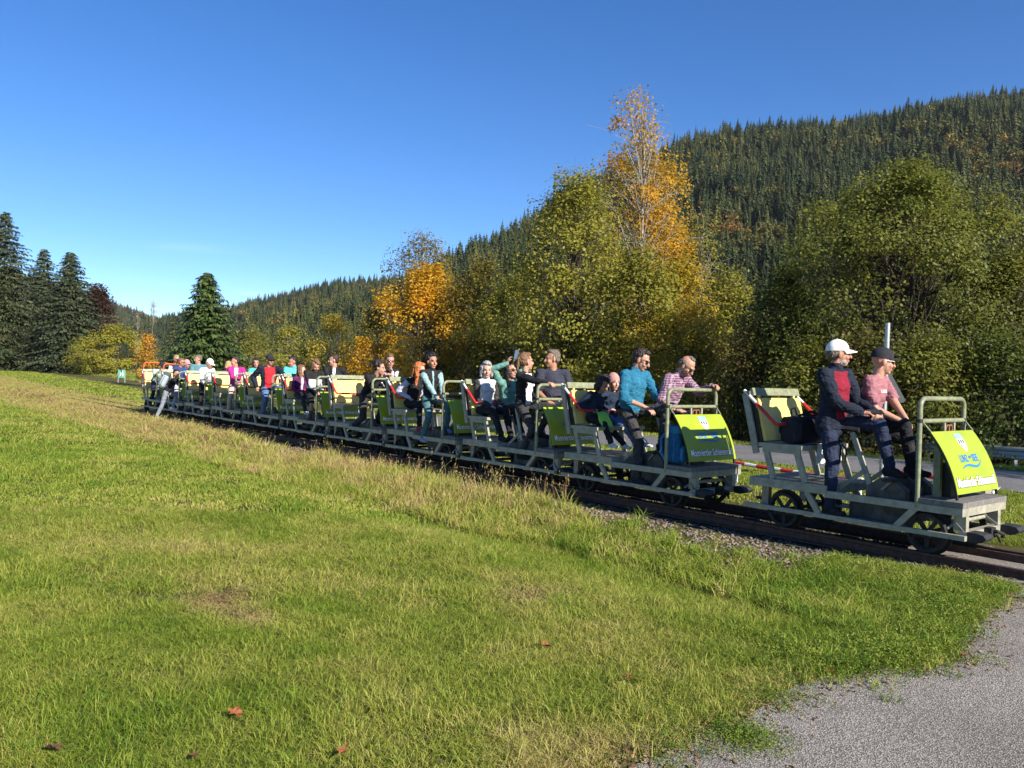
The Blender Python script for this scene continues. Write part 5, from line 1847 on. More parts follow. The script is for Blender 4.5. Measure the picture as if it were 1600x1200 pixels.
        info['kids'].append(('hair', ho, hair_mat(hn, hcol), 0.0095 if style != 'curly' else 0.006))
    PENDING.append(info)
    extra = []
    def child(name, mb, m, smooth=True):
        extra.append((name, mb.mesh(name, m, smooth)))
    R3 = Matrix((hl, hf, hu)).transposed()
    for q in (-1, 1):
        child('eye', MB().ball(at(0.031 * q, 0.079, 0.002), (0.012 * hs, 0.007 * hs, 0.0065 * hs), 8, 6, R3), M_EYE)
        child('eyebrow', MB().ball(at(0.032 * q, 0.090, 0.026), (0.020 * hs, 0.006 * hs, 0.0045 * hs), 8, 5, R3), hair_mat(hn, hcol))
    if cap:
        m, kind = cap
        V, F = [], []
        nu, nv = 20, 7
        if kind == 'beanie':
            for jx in range(nv + 1):
                th = math.pi * 0.56 * jx / nv
                for i in range(nu):
                    ph = 2 * math.pi * i / nu
                    rr_ = 1 + 0.035 * math.sin(ph * 10) * math.sin(th)
                    V.append(at(0.092 * math.sin(th) * math.cos(ph) * rr_, -0.018 + 0.112 * math.sin(th) * math.sin(ph) * rr_, 0.025 + 0.122 * math.cos(th)))
        else:
            for jx in range(nv + 1):
                th = math.pi * 0.5 * jx / nv
                for i in range(nu):
                    ph = 2 * math.pi * i / nu
                    V.append(at(0.086 * math.sin(th) * math.cos(ph), -0.012 + 0.107 * math.sin(th) * math.sin(ph), 0.045 + 0.098 * math.cos(th) ** (0.8 if kind == 'flat' else 1.0) - 0.012 * (jx == nv)))
        for jx in range(nv):
            for i in range(nu):
                F.append((jx * nu + i, (jx + 1) * nu + i, (jx + 1) * nu + (i + 1) % nu, jx * nu + (i + 1) % nu))
        mb = MB().add(V, F)
        if kind != 'beanie':
            V, F = [], []
            for i in range(9):
                a = math.pi * (0.12 + 0.76 * i / 8)
                for rr_, dz in ((1.0, 0), (1.72 if kind != 'flat' else 1.78, -0.022 if kind != 'flat' else -0.002)):
                    ff_ = 0.107 * math.sin(a) * (rr_ if rr_ > 1 else 0.93)
                    V.append(at(0.082 * math.cos(a) * (1.0 if rr_ == 1 else 0.92), -0.012 + ff_, 0.040 + dz - (0.018 * math.cos(a) ** 2 if rr_ > 1 else 0)))
            n_ = len(V)
            V += [v + hu * 0.006 for v in V]
            for i in range(8):
                a = 2 * i
                F += [(a, a + 1, a + 3, a + 2), (n_ + a, n_ + a + 2, n_ + a + 3, n_ + a + 1), (a + 1, n_ + a + 1, n_ + a + 3, a + 3)]
            mb.add(V, F)
            mb.ball(at(0, -0.012, 0.144), 0.007, 6, 4)
        child('cap' if kind != 'beanie' else 'beanie', mb, m)
    if glasses:
        mb = MB()
        for q in (-1, 1):
            mb.ball(at(0.031 * q, 0.094, 0.0), (0.027 * hs, 0.008 * hs, 0.020 * hs), 10, 6, R3)
        child('sunglasses', mb, glasses)
        fr = MB().tube([at(-0.078, 0.0, 0.012), at(-0.062, 0.085, 0.012), at(-0.01, 0.104, 0.010), at(0.01, 0.104, 0.010), at(0.062, 0.085, 0.012), at(0.078, 0.0, 0.012)], 0.004, 6)
        child('glasses_frame', fr, M_BLACKP if glasses.name != 'lens_gold' else M_WHITEP)
    info['extra'] = extra
    info['head'] = at
    return info

def wrinkle(co, no, mask, amp, seed):
    out = co.copy()
    idx = np.nonzero(mask)[0]
    for i in idx:
        p = Vector(co[i])
        q = Vector((p.x * 9, p.y * 9, p.z * 17 + seed))
        d = mnoise.noise(q) * 0.7 + 0.75 * abs(mnoise.noise(q * 2.1 + Vector((3, 1, 7))))
        out[i] += no[i] * (d - 0.25) * amp
    return out
def finish_people():
    bpy.context.view_layer.update()
    dg = bpy.context.evaluated_depsgraph_get()
    for n, I in enumerate(PENDING):
        me = bpy.data.meshes.new_from_object(I['raw'].evaluated_get(dg))
        nv, npz = len(me.vertices), len(me.polygons)
        co = np.empty(nv * 3, dtype=np.float32)
        me.vertices.foreach_get('co', co)
        co = co.reshape(-1, 3).astype(np.float64)
        no = np.empty(nv * 3, dtype=np.float32)
        me.vertices.foreach_get('normal', no)
        no = no.reshape(-1, 3)
        ce = np.empty(npz * 3, dtype=np.float32)
        me.polygons.foreach_get('center', ce)
        ce = ce.reshape(-1, 3).astype(np.float64)
        reg, names = I['b'].regions(ce)
        vreg, _ = I['b'].regions(co)
        names = list(names)
        ch, up, tf, lf, s = (np.array(I[k]) for k in ('chest', 'up', 'tf', 'lf', 's'))
        rel = ce - ch
        if I['open_front'] and 'top' in names:
            mt, wtop, wbot = I['open_front']
            z = rel @ up
            w = wbot + (wtop - wbot) * np.clip((z + 0.35) / 0.45, 0, 1)
            msk = (reg == names.index('top')) & (rel @ tf > 0.02) & (rel @ tf < 0.2 * s) & (np.abs(rel @ lf) < w * s) & (z < 0.165 * s) & (z > -0.31 * s)
            names.append('front')
            reg[msk] = len(names) - 1
        if I['stripe'] and 'top' in names:
            mt, z0, z1 = I['stripe']
            z = rel @ up
            msk = (reg == names.index('top')) & (z > z0 * s) & (z < z1 * s) & (np.abs(rel @ lf) < 0.17 * s)
            names.append('stripe')
            reg[msk] = len(names) - 1
        me.materials.clear()
        for nm in names:
            me.materials.append(I['mats'].get(nm) or I['mats']['skin'])
        me.polygons.foreach_set('material_index', reg.astype(np.int32))
        cl = np.isin(vreg, [i for i, nm in enumerate(names) if nm in ('top', 'bottom', 'arm')])
        co = wrinkle(co, no, cl, 0.018 * float(s), n * 5.3)
        if 'bottom' in names:
            bt = vreg == names.index('bottom')
            co[bt] -= no[bt] * 0.002
        co -= np.array(I['base'])
        me.vertices.foreach_set('co', co.astype(np.float32).ravel())
        me.polygons.foreach_set('use_smooth', [True] * npz)
        me.update()
        me.name = 'person'
        o = link('person', me)
        o.matrix_world = I['M'] @ Matrix.Translation(I['base'])
        tag(o, I['label'], 'person', I['group'])
        inv = Matrix.Translation(-I['base'])
        for nm, raw, m, amp in I['kids']:
            hm = bpy.data.meshes.new_from_object(raw.evaluated_get(dg))
            k = len(hm.vertices)
            c2 = np.empty(k * 3, dtype=np.float32)
            hm.vertices.foreach_get('co', c2)
            c2 = c2.reshape(-1, 3).astype(np.float64)
            n2 = np.empty(k * 3, dtype=np.float32)
            hm.vertices.foreach_get('normal', n2)
            n2 = n2.reshape(-1, 3)
            for i in range(k):
                p = Vector(c2[i])
                c2[i] += n2[i] * amp * 1.6 * mnoise.noise(Vector((p.x * 85, p.y * 85, p.z * 28)))
            c2 -= np.array(I['base'])
            hm.vertices.foreach_set('co', c2.astype(np.float32).ravel())
            hm.materials.clear()
            hm.materials.append(m)
            hm.polygons.foreach_set('use_smooth', [True] * len(hm.polygons))
            hm.update()
            link(nm, hm, o)
        for nm, em in I['extra']:
            em.transform(inv)
            link(nm, em, o)
        I['obj'] = o
    for o in list(TMP.objects):
        m = o.data
        bpy.data.objects.remove(o)
        bpy.data.meshes.remove(m)
    COL.children.unlink(TMP)
    bpy.data.collections.remove(TMP)
# wardrobe
NAVY = cloth('navy_jacket', (0.014, 0.018, 0.032), 0.3)
MAROON = cloth('maroon_shirt', (0.20, 0.012, 0.028))
JEANSN = cloth('dark_blue_trousers', (0.02, 0.027, 0.055), 0.3)
PINK = cloth('dusty_pink_tee', (0.29, 0.125, 0.14))
BLK = cloth('black_cloth', BLACK, 0.4)
CHAR = cloth('charcoal_trousers', (0.045, 0.042, 0.042), 0.35)
TEALB = cloth('blue_shirt', (0.022, 0.14, 0.23), 0.25)
PLAID = plaid('plaid_shirt', (0.12, 0.042, 0.085), (0.50, 0.38, 0.45), 64)
PLAIDW = plaid('white_plaid_sleeve', (0.60, 0.56, 0.58), (0.25, 0.16, 0.22))
DKBLUE = cloth('dark_blue_jacket', (0.018, 0.03, 0.055), 0.3)
TEAL = cloth('teal_trousers', (0.075, 0.155, 0.165), 0.2)
TEALS = cloth('pale_teal_sleeve', (0.24, 0.36, 0.37), 0.15)
GREYV = cloth('light_grey_vest', (0.50, 0.50, 0.50), 0.15)
GREENS = cloth('green_sweater', (0.12, 0.26, 0.22), 0.2)
WHITE = cloth('white_cloth', (0.72, 0.73, 0.76), 0.08)
NAVYT = cloth('dark_navy_tee', (0.035, 0.036, 0.055), 0.25)
LILAC = cloth('pale_lilac_top', (0.46, 0.46, 0.58), 0.12)
PURPLE = cloth('purple_fleece', (0.10, 0.018, 0.085), 0.25)
BROWNS = cloth('brown_socks', (0.10, 0.055, 0.045), 0.2)
REDT = cloth('red_shirt', (0.48, 0.02, 0.03), 0.15)
DENIM = cloth('blue_denim', (0.10, 0.16, 0.28), 0.25)
TURQ = cloth('turquoise_jacket', (0.10, 0.48, 0.56), 0.15)
MAGENTA = cloth('magenta_jacket', (0.42, 0.025, 0.20), 0.2)
BEIGE = cloth('beige_trousers', (0.50, 0.40, 0.32), 0.15)
MINT = cloth('mint_tee', (0.36, 0.50, 0.44), 0.12)
STEELB = cloth('steel_blue_shirt', (0.09, 0.20, 0.24), 0.2)
ROYAL = cloth('royal_navy_jacket', (0.03, 0.06, 0.18), 0.25)
GREYT = cloth('grey_trousers', (0.22, 0.24, 0.28), 0.2)
AQUA = cloth('aqua_jacket', (0.08, 0.42, 0.38), 0.2)
HIVIS = cloth('neon_green_cloth', (0.40, 0.75, 0.10), 0.1)
SHOE_R = cloth('red_shoe', (0.38, 0.05, 0.07), 0.3)
SHOE_B = cloth('blue_grey_shoe', (0.22, 0.30, 0.45), 0.2)
SHOE_W = cloth('pale_shoe', (0.55, 0.55, 0.50), 0.2)
SHOE_P = cloth('mauve_shoe', (0.30, 0.18, 0.28), 0.2)
CAPW = cloth('white_cap', (0.78, 0.77, 0.74), 0.06, bump=0.1)
CAPB = cloth('black_cap', (0.025, 0.025, 0.032), 0.3, bump=0.1)
CAPP = cloth('pink_cap', (0.55, 0.28, 0.28), 0.1, bump=0.1)
BEAN = cloth('pale_pink_beanie', (0.46, 0.24, 0.21), 0.15)
LENSD = mat('lens_dark', (0.012, 0.010, 0.010), rough=0.08, var=0.1, spec=0.8)
LENSG = mat('lens_gold', (0.50, 0.30, 0.05), rough=0.12, metal=0.8, var=0.2)
LENSR = mat('lens_brown', (0.08, 0.02, 0.02), rough=0.1, var=0.1, spec=0.8)
HB = ('dark_brown', (0.028, 0.017, 0.012))
HK = ('black', (0.010, 0.009, 0.010))
HG = ('grey', (0.30, 0.30, 0.30))
HGB = ('grey_brown', (0.14, 0.11, 0.085))
HR = ('ginger', (0.42, 0.13, 0.035))
HL = ('light_brown', (0.16, 0.085, 0.04))
HBL = ('blond', (0.42, 0.28, 0.12))
def hr(h, st):
    return (h[0], h[1], st)
# seat spots in the frame of a draisine
SN, SF = (-0.78, -0.22, 1.115), (-0.74, 0.24, 1.115)      # near and far saddle
def BN(y, dx=0): return (-1.56 + dx, y, 0.965)             # bench
STEPN = (-0.70, -0.40, 0.29)
PEDN, PEDF, PEDF2 = (-0.40, -0.22, 0.70), (-0.38, 0.22, 0.70), (-0.46, 0.36, 0.50)
RIDE = 'riders on the train of draisines'

# leading draisine
M1 = person('man in white cap, navy jacket and maroon shirt standing on the step', 0, (-0.97, -0.24, 1.145), 1.75, yaw=-4, lean=3, head=(48, -2), skin='tan', hair=hr(HGB, 'capped'), top=NAVY, bottom=JEANSN, cap=(CAPW, 'ball'),
            open_front=(MAROON, 0.11, 0.085), collar='top', hands=((-0.67, -0.24, 1.225), (-0.62, -0.06, 1.215)), feet=((-0.88, -0.40, 0.29), (-0.42, -0.12, 0.70)), beard=('grey', (0.36, 0.31, 0.27)), voxel=0.0072, loose=2.0,
            curl=(0.9, 0.9), elbow_out=0.55, group=RIDE, hand_dirs=((0.75, 0.5, 0.0), (0.65, -0.5, 0.05)), hem=-0.06)
M2 = person('smiling man in dusty pink tee and flat black cap with gold sunglasses', 0, (-0.88, 0.26, 1.10), 1.76, yaw=6, lean=12, head=(38, 6), skin='fair', hair=hr(HB, 'none'), top=PINK, bottom=BLK, sleeve='short', cap=(CAPB, 'flat'), glasses=LENSG,
       hands=((-0.46, 0.14, 1.15), (-0.43, 0.24, 1.13)), feet=((-0.36, 0.20, 0.70), (-0.44, 0.40, 0.50)), voxel=0.0072, loose=1.3, curl=(0.9, 0.7), group=RIDE, hand_dirs=((0.6, 0.5, -0.4), (0.55, -0.5, -0.5)), elbow_out=0.45)
# second draisine
person('man in blue shirt with rolled sleeves and dark trousers looking down', 1, (-0.80, -0.22, 1.09), 1.80, yaw=4, lean=6, head=(20, 22), skin='fair', hair=hr(HB, 'short'), top=TEALB, bottom=CHAR, sleeve='rolled', glasses=LENSD,
       hands=((-0.52, -0.30, 1.16), (-0.36, -0.02, 1.18)), feet=((-0.50, -0.40, 0.29), (-0.38, -0.10, 0.70)), voxel=0.0075, loose=1.6, curl=(0.35, 0.5), group=RIDE, collar='low', hand_dirs=((0.7, 0.35, -0.35), (0.8, -0.3, 0.0)), elbow_out=0.6)
person('man in purple plaid shirt reaching for the far end of the handle', 1, (-0.66, 0.26, 1.10), 1.78, yaw=8, lean=22, head=(6, 38), skin='fair', hair=hr(HGB, 'bald'), top=PLAID, bottom=BLK, glasses=LENSD, beard=('brown', (0.13, 0.075, 0.045)),
       hands=((-0.26, 0.06, 1.13), (-0.03, 0.40, 1.43)), feet=((-0.36, 0.18, 0.66), (-0.42, 0.38, 0.50)), voxel=0.008, loose=1.6, curl=(0.5, 1.15), group=RIDE, collar='low', hand_dirs=(None, (0.9, 0.0, 0.15)))
person('child in dark blue jacket holding the red lap bar', 1, BN(-0.16, 0.02), 1.24, lean=12, head=(6, 32), skin='fair', hair=hr(HB, 'bob'), top=DKBLUE, bottom=BLK, hands=((-1.48, -0.24, 1.09), (-1.46, 0.0, 1.06)),
       feet=((-1.06, -0.30, 0.66), (-1.02, -0.10, 0.64)), voxel=0.0085, loose=2.2, curl=(1.1, 1.1), group=RIDE, shoes=SHOE_W)
person('child with pale pink beanie and jeans on the far side of the bench', 1, BN(0.16, 0.02), 1.26, lean=4, head=(-14, 4), skin='pale', hair=hr(HB, 'long'), top=DKBLUE, bottom=DENIM, cap=(BEAN, 'beanie'), hands=((-1.46, 0.08, 1.08), (-1.46, 0.30, 1.08)),
       feet=((-1.02, 0.12, 0.66), (-0.98, 0.30, 0.64)), voxel=0.0085, loose=1.8, curl=(1.1, 1.1), group=RIDE, shoes=SHOE_W, female=True)
# third draisine
person('grey haired woman in light grey vest with dark sleeves on the bench', 2, BN(-0.20), 1.64, lean=0, yaw=-6, head=(-22, 2), skin='pale', hair=hr(HG, 'bob'), top=GREYV, arms=CHAR, bottom=BLK, female=True, hands=((-1.40, -0.22, 1.02), (-1.36, -0.06, 1.03)),
       feet=((-1.02, -0.28, 0.58), (-1.0, -0.12, 0.58)), voxel=0.0085, loose=1.5, group=RIDE, collar='top')
person('woman in green sweater and sunglasses raising a phone', 2, BN(0.20, 0.05), 1.66, lean=6, yaw=-6, head=(14, -4), skin='fair', hair=hr(HK, 'long'), top=GREENS, bottom=BLK, female=True, glasses=LENSD, hands=((-1.33, 0.04, 1.70), (-1.28, 0.24, 1.72)),
       feet=((-1.0, 0.12, 0.58), (-0.98, 0.30, 0.58)), voxel=0.0085, loose=1.5, group=RIDE, curl=(0.8, 0.8), hand_dirs=((0.1, 0.15, 1), (0.1, -0.15, 1)), palms=((0.3, 0.9, 0), (0.3, -0.9, 0)))
person('woman in dark jacket over a white top leaning back with a hand on the hoop', 2, (-0.62, -0.20, 1.07), 1.72, lean=2, yaw=20, head=(60, -6), skin='fair', hair=hr(HL, 'tail'), top=BLK, bottom=CHAR, female=True, open_front=(WHITE, 0.10, 0.09),
       hands=((-0.02, -0.24, 1.41), (-0.45, 0.05, 1.12)), feet=((-0.46, -0.34, 0.36), (-0.40, -0.06, 0.68)), voxel=0.0085, loose=1.6, group=RIDE, curl=(1.1, 0.6))
person('grey haired man in dark navy tee standing beside the handle hoop', 2, (-0.52, 0.28, 1.10), 1.80, lean=2, yaw=-25, head=(-85, 0), skin='tan', hair=hr(HGB, 'short'), top=NAVYT, bottom=BLK, sleeve='short', hands=((-0.34, 0.05, 1.14), (-0.16, 0.46, 1.10)),
       feet=((-0.36, 0.20, 0.66), (-0.42, 0.40, 0.50)), voxel=0.0085, loose=1.5, group=RIDE, build=1.06)
# fourth draisine
person('woman with short black hair, teal sleeves and teal trousers', 3, (-0.72, -0.24, 1.08), 1.70, lean=0, yaw=-8, head=(4, 2), skin='tan', hair=hr(HK, 'curly'), top=BLK, arms=TEALS, bottom=TEAL, female=True, hands=((-0.42, -0.28, 1.08), (-0.40, -0.18, 1.07)),
       feet=((-0.62, -0.44, 0.42), (-0.34, -0.14, 0.58)), voxel=0.0085, loose=1.2, group=RIDE, shoes=SHOE_B, collar='top', open_front=(TEALS, 0.016, 0.006))
person('woman with long ginger hair and pale lilac sleeves', 3, BN(-0.12, 0.05), 1.66, lean=14, yaw=4, head=(38, 12), skin='pale', hair=hr(HR, 'long'), top=BLK, arms=LILAC, bottom=BLK, female=True, hands=((-1.38, -0.26, 1.06), (-1.30, 0.0, 1.05)),
       feet=((-0.98, -0.28, 0.58), (-0.96, -0.08, 0.58)), voxel=0.009, loose=1.2, group=RIDE, shoes=SHOE_R)
# fifth draisine
person('curly haired man in black pullover leaning onto the hoop', 4, (-0.62, -0.22, 1.05), 1.74, lean=34, yaw=6, head=(36, 8), skin='fair', hair=hr(HB, 'curly'), top=BLK, bottom=CHAR, hands=((-0.04, -0.26, 1.42), (-0.02, -0.08, 1.42)),
       feet=((-0.92, -0.36, 0.44), (-0.44, -0.10, 0.60)), voxel=0.0095, loose=1.5, group=RIDE, curl=(1.1, 1.1))
person('woman with sunglasses, dark vest and white plaid sleeves, hand at chin', 4, (-0.66, 0.26, 1.11), 1.68, lean=4, yaw=-4, head=(-10, 4), skin='fair', hair=hr(HL, 'short'), top=BLK, arms=PLAIDW, bottom=BLK, female=True, glasses=LENSR,
       hands=((-0.36, 0.10, 1.20), (-0.44, 0.22, 1.52)), feet=((-0.34, 0.20, 0.66), (-0.42, 0.38, 0.52)), voxel=0.0095, loose=1.3, group=RIDE, hand_dirs=(None, (-0.2, -0.2, 1)))
# sixth draisine
person('boy in black and light grey jacket with maroon band, shorts and brown socks', 5, (-0.70, -0.22, 1.06), 1.56, lean=6, yaw=-6, head=(4, 30), skin='fair', hair=hr(HL, 'bob'), top=BLK, bottom=BLK, shorts=True, socks=BROWNS,
       hands=((-0.44, -0.26, 1.06), (-0.42, -0.12, 1.06)), feet=((-0.50, -0.36, 0.40), (-0.36, -0.10, 0.60)), voxel=0.0095, loose=1.9, group=RIDE, stripe=(GREYV, -0.24, -0.01), collar='top')
person('black jacketed man turning round towards the tail of the train', 5, (-0.66, 0.26, 1.10), 1.74, lean=2, yaw=-30, head=(-80, 0), skin='fair', hair=hr(HB, 'short'), top=BLK, bottom=BLK, hands=((-0.42, 0.20, 1.14), (-0.46, 0.40, 1.14)),
       feet=((-0.36, 0.20, 0.66), (-0.42, 0.38, 0.52)), voxel=0.0105, loose=1.6, group=RIDE, open_front=(WHITE, 0.03, 0.02))
person('child in purple fleece and white scarf on the bench', 5, BN(-0.14), 1.42, lean=2, yaw=6, head=(40, 2), skin='pale', hair=hr(HL, 'long'), top=PURPLE, bottom=CHAR, female=True, hands=((-1.34, -0.24, 1.02), (-1.32, -0.04, 1.02)),
       feet=((-1.0, -0.24, 0.60), (-0.96, -0.06, 0.60)), voxel=0.0095, loose=1.6, group=RIDE, open_front=(LILAC, 0.05, 0.0), shoes=SHOE_W)
# seventh draisine
person('stout man in dark cap and jacket over a red shirt with blue jeans', 6, (-0.76, -0.24, 1.08), 1.78, lean=0, yaw=-6, head=(14, 4), skin='tan', hair=hr(HGB, 'capped'), top=NAVY, bottom=DENIM, cap=(CAPB, 'ball'), glasses=LENSD, open_front=(REDT, 0.12, 0.115),
       hands=((-0.86, -0.50, 1.10), (-0.18, 0.02, 1.30)), feet=((-0.66, -0.42, 0.42), (-0.36, -0.08, 0.62)), voxel=0.0105, loose=2.0, group=RIDE, build=1.14, hem=-0.02)
person('person with short black hair in turquoise jacket', 6, (-0.58, 0.28, 1.10), 1.70, lean=14, yaw=-10, head=(-75, 10), skin='tan', hair=hr(HK, 'short'), top=TURQ, bottom=BLK, hands=((-0.30, 0.12, 1.20), (-0.26, 0.36, 1.20)),
       feet=((-0.34, 0.20, 0.66), (-0.42, 0.38, 0.52)), voxel=0.011, loose=2.0, group=RIDE, collar='top')
# eighth draisine
person('woman with short brown hair in magenta jacket and beige trousers', 7, (-0.68, -0.22, 1.08), 1.68, lean=6, yaw=-15, head=(-80, 4), skin='fair', hair=hr(HB, 'short'), top=MAGENTA, bottom=BEIGE, female=True, hands=((-0.30, -0.26, 1.24), (-0.26, -0.08, 1.25)),
       feet=((-0.62, -0.40, 0.42), (-0.36, -0.10, 0.60)), voxel=0.011, loose=2.2, group=RIDE, open_front=(WHITE, 0.05, 0.02), hem=-0.06)
person('woman in aqua jacket partly hidden behind the man with the red shirt', 7, (-0.62, 0.28, 1.08), 1.62, lean=6, yaw=4, head=(-30, 4), skin='fair', hair=hr(HB, 'bob'), top=AQUA, bottom=BLK, female=True, hands=((-0.34, 0.14, 1.16), (-0.32, 0.36, 1.16)),
       feet=((-0.34, 0.20, 0.66), (-0.42, 0.38, 0.52)), voxel=0.011, loose=1.8, group=RIDE)
# ninth draisine
person('woman in white jacket and white cap bending over a pale bag', 8, (-0.76, -0.22, 1.06), 1.68, lean=18, yaw=6, head=(30, 22), skin='fair', hair=hr(HBL, 'capped'), top=WHITE, bottom=BLK, female=True, cap=(CAPW, 'ball'), shorts=True, socks=BROWNS, shoes=SHOE_P,
       hands=((-0.30, -0.30, 1.24), (-0.28, -0.10, 1.24)), feet=((-0.66, -0.40, 0.30), (-0.40, -0.10, 0.62)), voxel=0.011, loose=1.8, group=RIDE)
person('blond person in dark top seen between magenta jacket and white cap', 8, (-0.60, 0.28, 1.02), 1.60, lean=16, yaw=20, head=(120, 16), skin='fair', hair=hr(HBL, 'bob'), top=PURPLE, bottom=BLK, female=True, hands=((-0.30, 0.14, 1.16), (-0.28, 0.36, 1.16)),
       feet=((-0.34, 0.20, 0.66), (-0.42, 0.38, 0.52)), voxel=0.012, loose=1.6, group=RIDE)
# tenth draisine
person('woman in royal navy jacket with sunglasses and pale trousers', 9, (-0.80, -0.24, 1.06), 1.66, lean=8, yaw=14, head=(36, 6), skin='tan', hair=hr(HL, 'tail'), top=ROYAL, bottom=LILAC, female=True, glasses=LENSD, hands=((-0.40, -0.30, 1.20), (-0.36, -0.08, 1.20)),
       feet=((-0.74, -0.40, 0.30), (-0.40, -0.10, 0.62)), voxel=0.012, loose=1.8, group=RIDE)
person('laughing man in steel blue shirt beneath the orange hoop', 9, (-0.58, 0.28, 1.12), 1.78, lean=4, yaw=-10, head=(-80, 0), skin='fair', hair=hr(HGB, 'short'), top=STEELB, bottom=BLK, hands=((-0.30, 0.12, 1.2), (-0.28, 0.38, 1.2)),
       feet=((-0.34, 0.20, 0.66), (-0.42, 0.38, 0.52)), voxel=0.012, loose=1.6, group=RIDE)
person('person in pink cap partly hidden behind the navy jacket', 9, BN(0.16, 0.1), 1.80, lean=2, yaw=10, head=(20, 4), skin='fair', hair=hr(HB, 'capped'), top=CHAR, bottom=BLK, cap=(CAPP, 'ball'), hands=((-1.2, 0.06, 1.2), (-1.2, 0.3, 1.2)),
       feet=((-0.98, 0.12, 0.58), (-0.98, 0.30, 0.58)), voxel=0.012, group=RIDE)
# last draisine
person('man in mint tee and dark cap leaning on the handle hoop of the last draisine', 10, (-0.86, -0.24, 1.06), 1.80, lean=44, yaw=4, head=(10, 20), skin='fair', hair=hr(HB, 'capped'), top=MINT, bottom=JEANSN, sleeve='short', cap=(CAPB, 'ball'),
       hands=((-0.06, -0.36, 1.40), (-0.04, -0.12, 1.40)), feet=((-0.92, -0.40, 0.29), (-0.74, -0.30, 0.29)), voxel=0.012, loose=1.6, group=RIDE, curl=(1.1, 1.1))
person('woman with sunglasses and white sleeves behind the man in mint', 10, (-0.58, 0.28, 1.14), 1.74, lean=4, yaw=6, head=(6, 4), skin='fair', hair=hr(HBL, 'short'), top=NAVYT, arms=WHITE, bottom=BLK, female=True, glasses=LENSD,
       hands=((-0.36, 0.16, 1.45), (-0.28, 0.38, 1.2)), feet=((-0.34, 0.20, 0.66), (-0.42, 0.38, 0.52)), voxel=0.012, group=RIDE)
climber = person('person in dark top and grey trousers climbing aboard with a grey backpack', 9, (-0.55, -0.66, 0.76), 1.66, lean=28, yaw=64, head=(-50, 4), skin='fair', hair=hr(HB, 'short'), top=BLK, bottom=GREYT, hands=((-0.10, -0.44, 1.30), (-0.5, -0.30, 1.25)),
       feet=((-0.62, -0.92, -0.02), (-0.40, -0.52, 0.29)), voxel=0.012, loose=1.4, group=None, shoes=SHOE_W)
finish_people()
# white print on the chest of the pink tee, laid onto the cloth
from mathutils.bvhtree import BVHTree
_co, _fs = text_shape('LAKE', 0.05, 0.001)
_me = M2['obj'].data
_bv = BVHTree.FromPolygons([v.co.copy() for v in _me.vertices], [tuple(p.vertices) for p in _me.polygons])
_c = M2['chest'] + M2['up'] * 0.045 - M2['lf'] * 0.015 - M2['base']
_V = []
for a_, b_, _ in _co:
    o_ = _c + M2['lf'] * a_ * 0.95 + M2['up'] * b_ * 0.8 + M2['tf'] * 0.5
    h_ = _bv.ray_cast(o_, -M2['tf'])[0]
    _V.append((h_ if h_ else o_ - M2['tf'] * 0.38) + M2['tf'] * 0.004)
MB().add(_V, _fs).build('chest_print', M_INKW, M2['obj'])

# chest print and watch of the man in pink, phone of the woman in green
def in_car(i, b, name, m, smooth=False):
    o = b.build(name, m, None, smooth)
    o.matrix_world = car_matrix(i)
    return o
def settle(o, i, p):
    "move the mesh origin to the thing's own base"
    o.data.transform(Matrix.Translation(-Vector(p)))
    o.matrix_world = car_matrix(i) @ Matrix.Translation(p)
    return o
ph = MB().prism([(-0.038, -0.075), (0.038, -0.075), (0.038, 0.075), (-0.038, 0.075)], 0, -0.004, 0.004)
o = ph.build('mobile_phone', mat('phone_body', (0.10, 0.13, 0.20), rough=0.2, var=0.05), None)
o.matrix_world = car_matrix(2) @ Matrix.Translation((-1.24, 0.14, 1.84)) @ Matrix.Rotation(0.25, 4, 'Y')
tag(o, 'phone held up above the heads by the woman in green', 'phone')
ph = MB().box(-0.075, 0.075, -0.037, 0.037, -0.004, 0.004).build('mobile_phone', mat('phone_body2', (0.02, 0.02, 0.022), rough=0.2, var=0.05), None)
ph.matrix_world = car_matrix(0) @ Matrix.Translation((-0.57, -0.15, 1.235)) @ Matrix.Rotation(0.9, 4, 'Z') @ Matrix.Rotation(0.5, 4, 'X')
tag(ph, 'dark phone between the hands of the man in the white cap', 'phone')

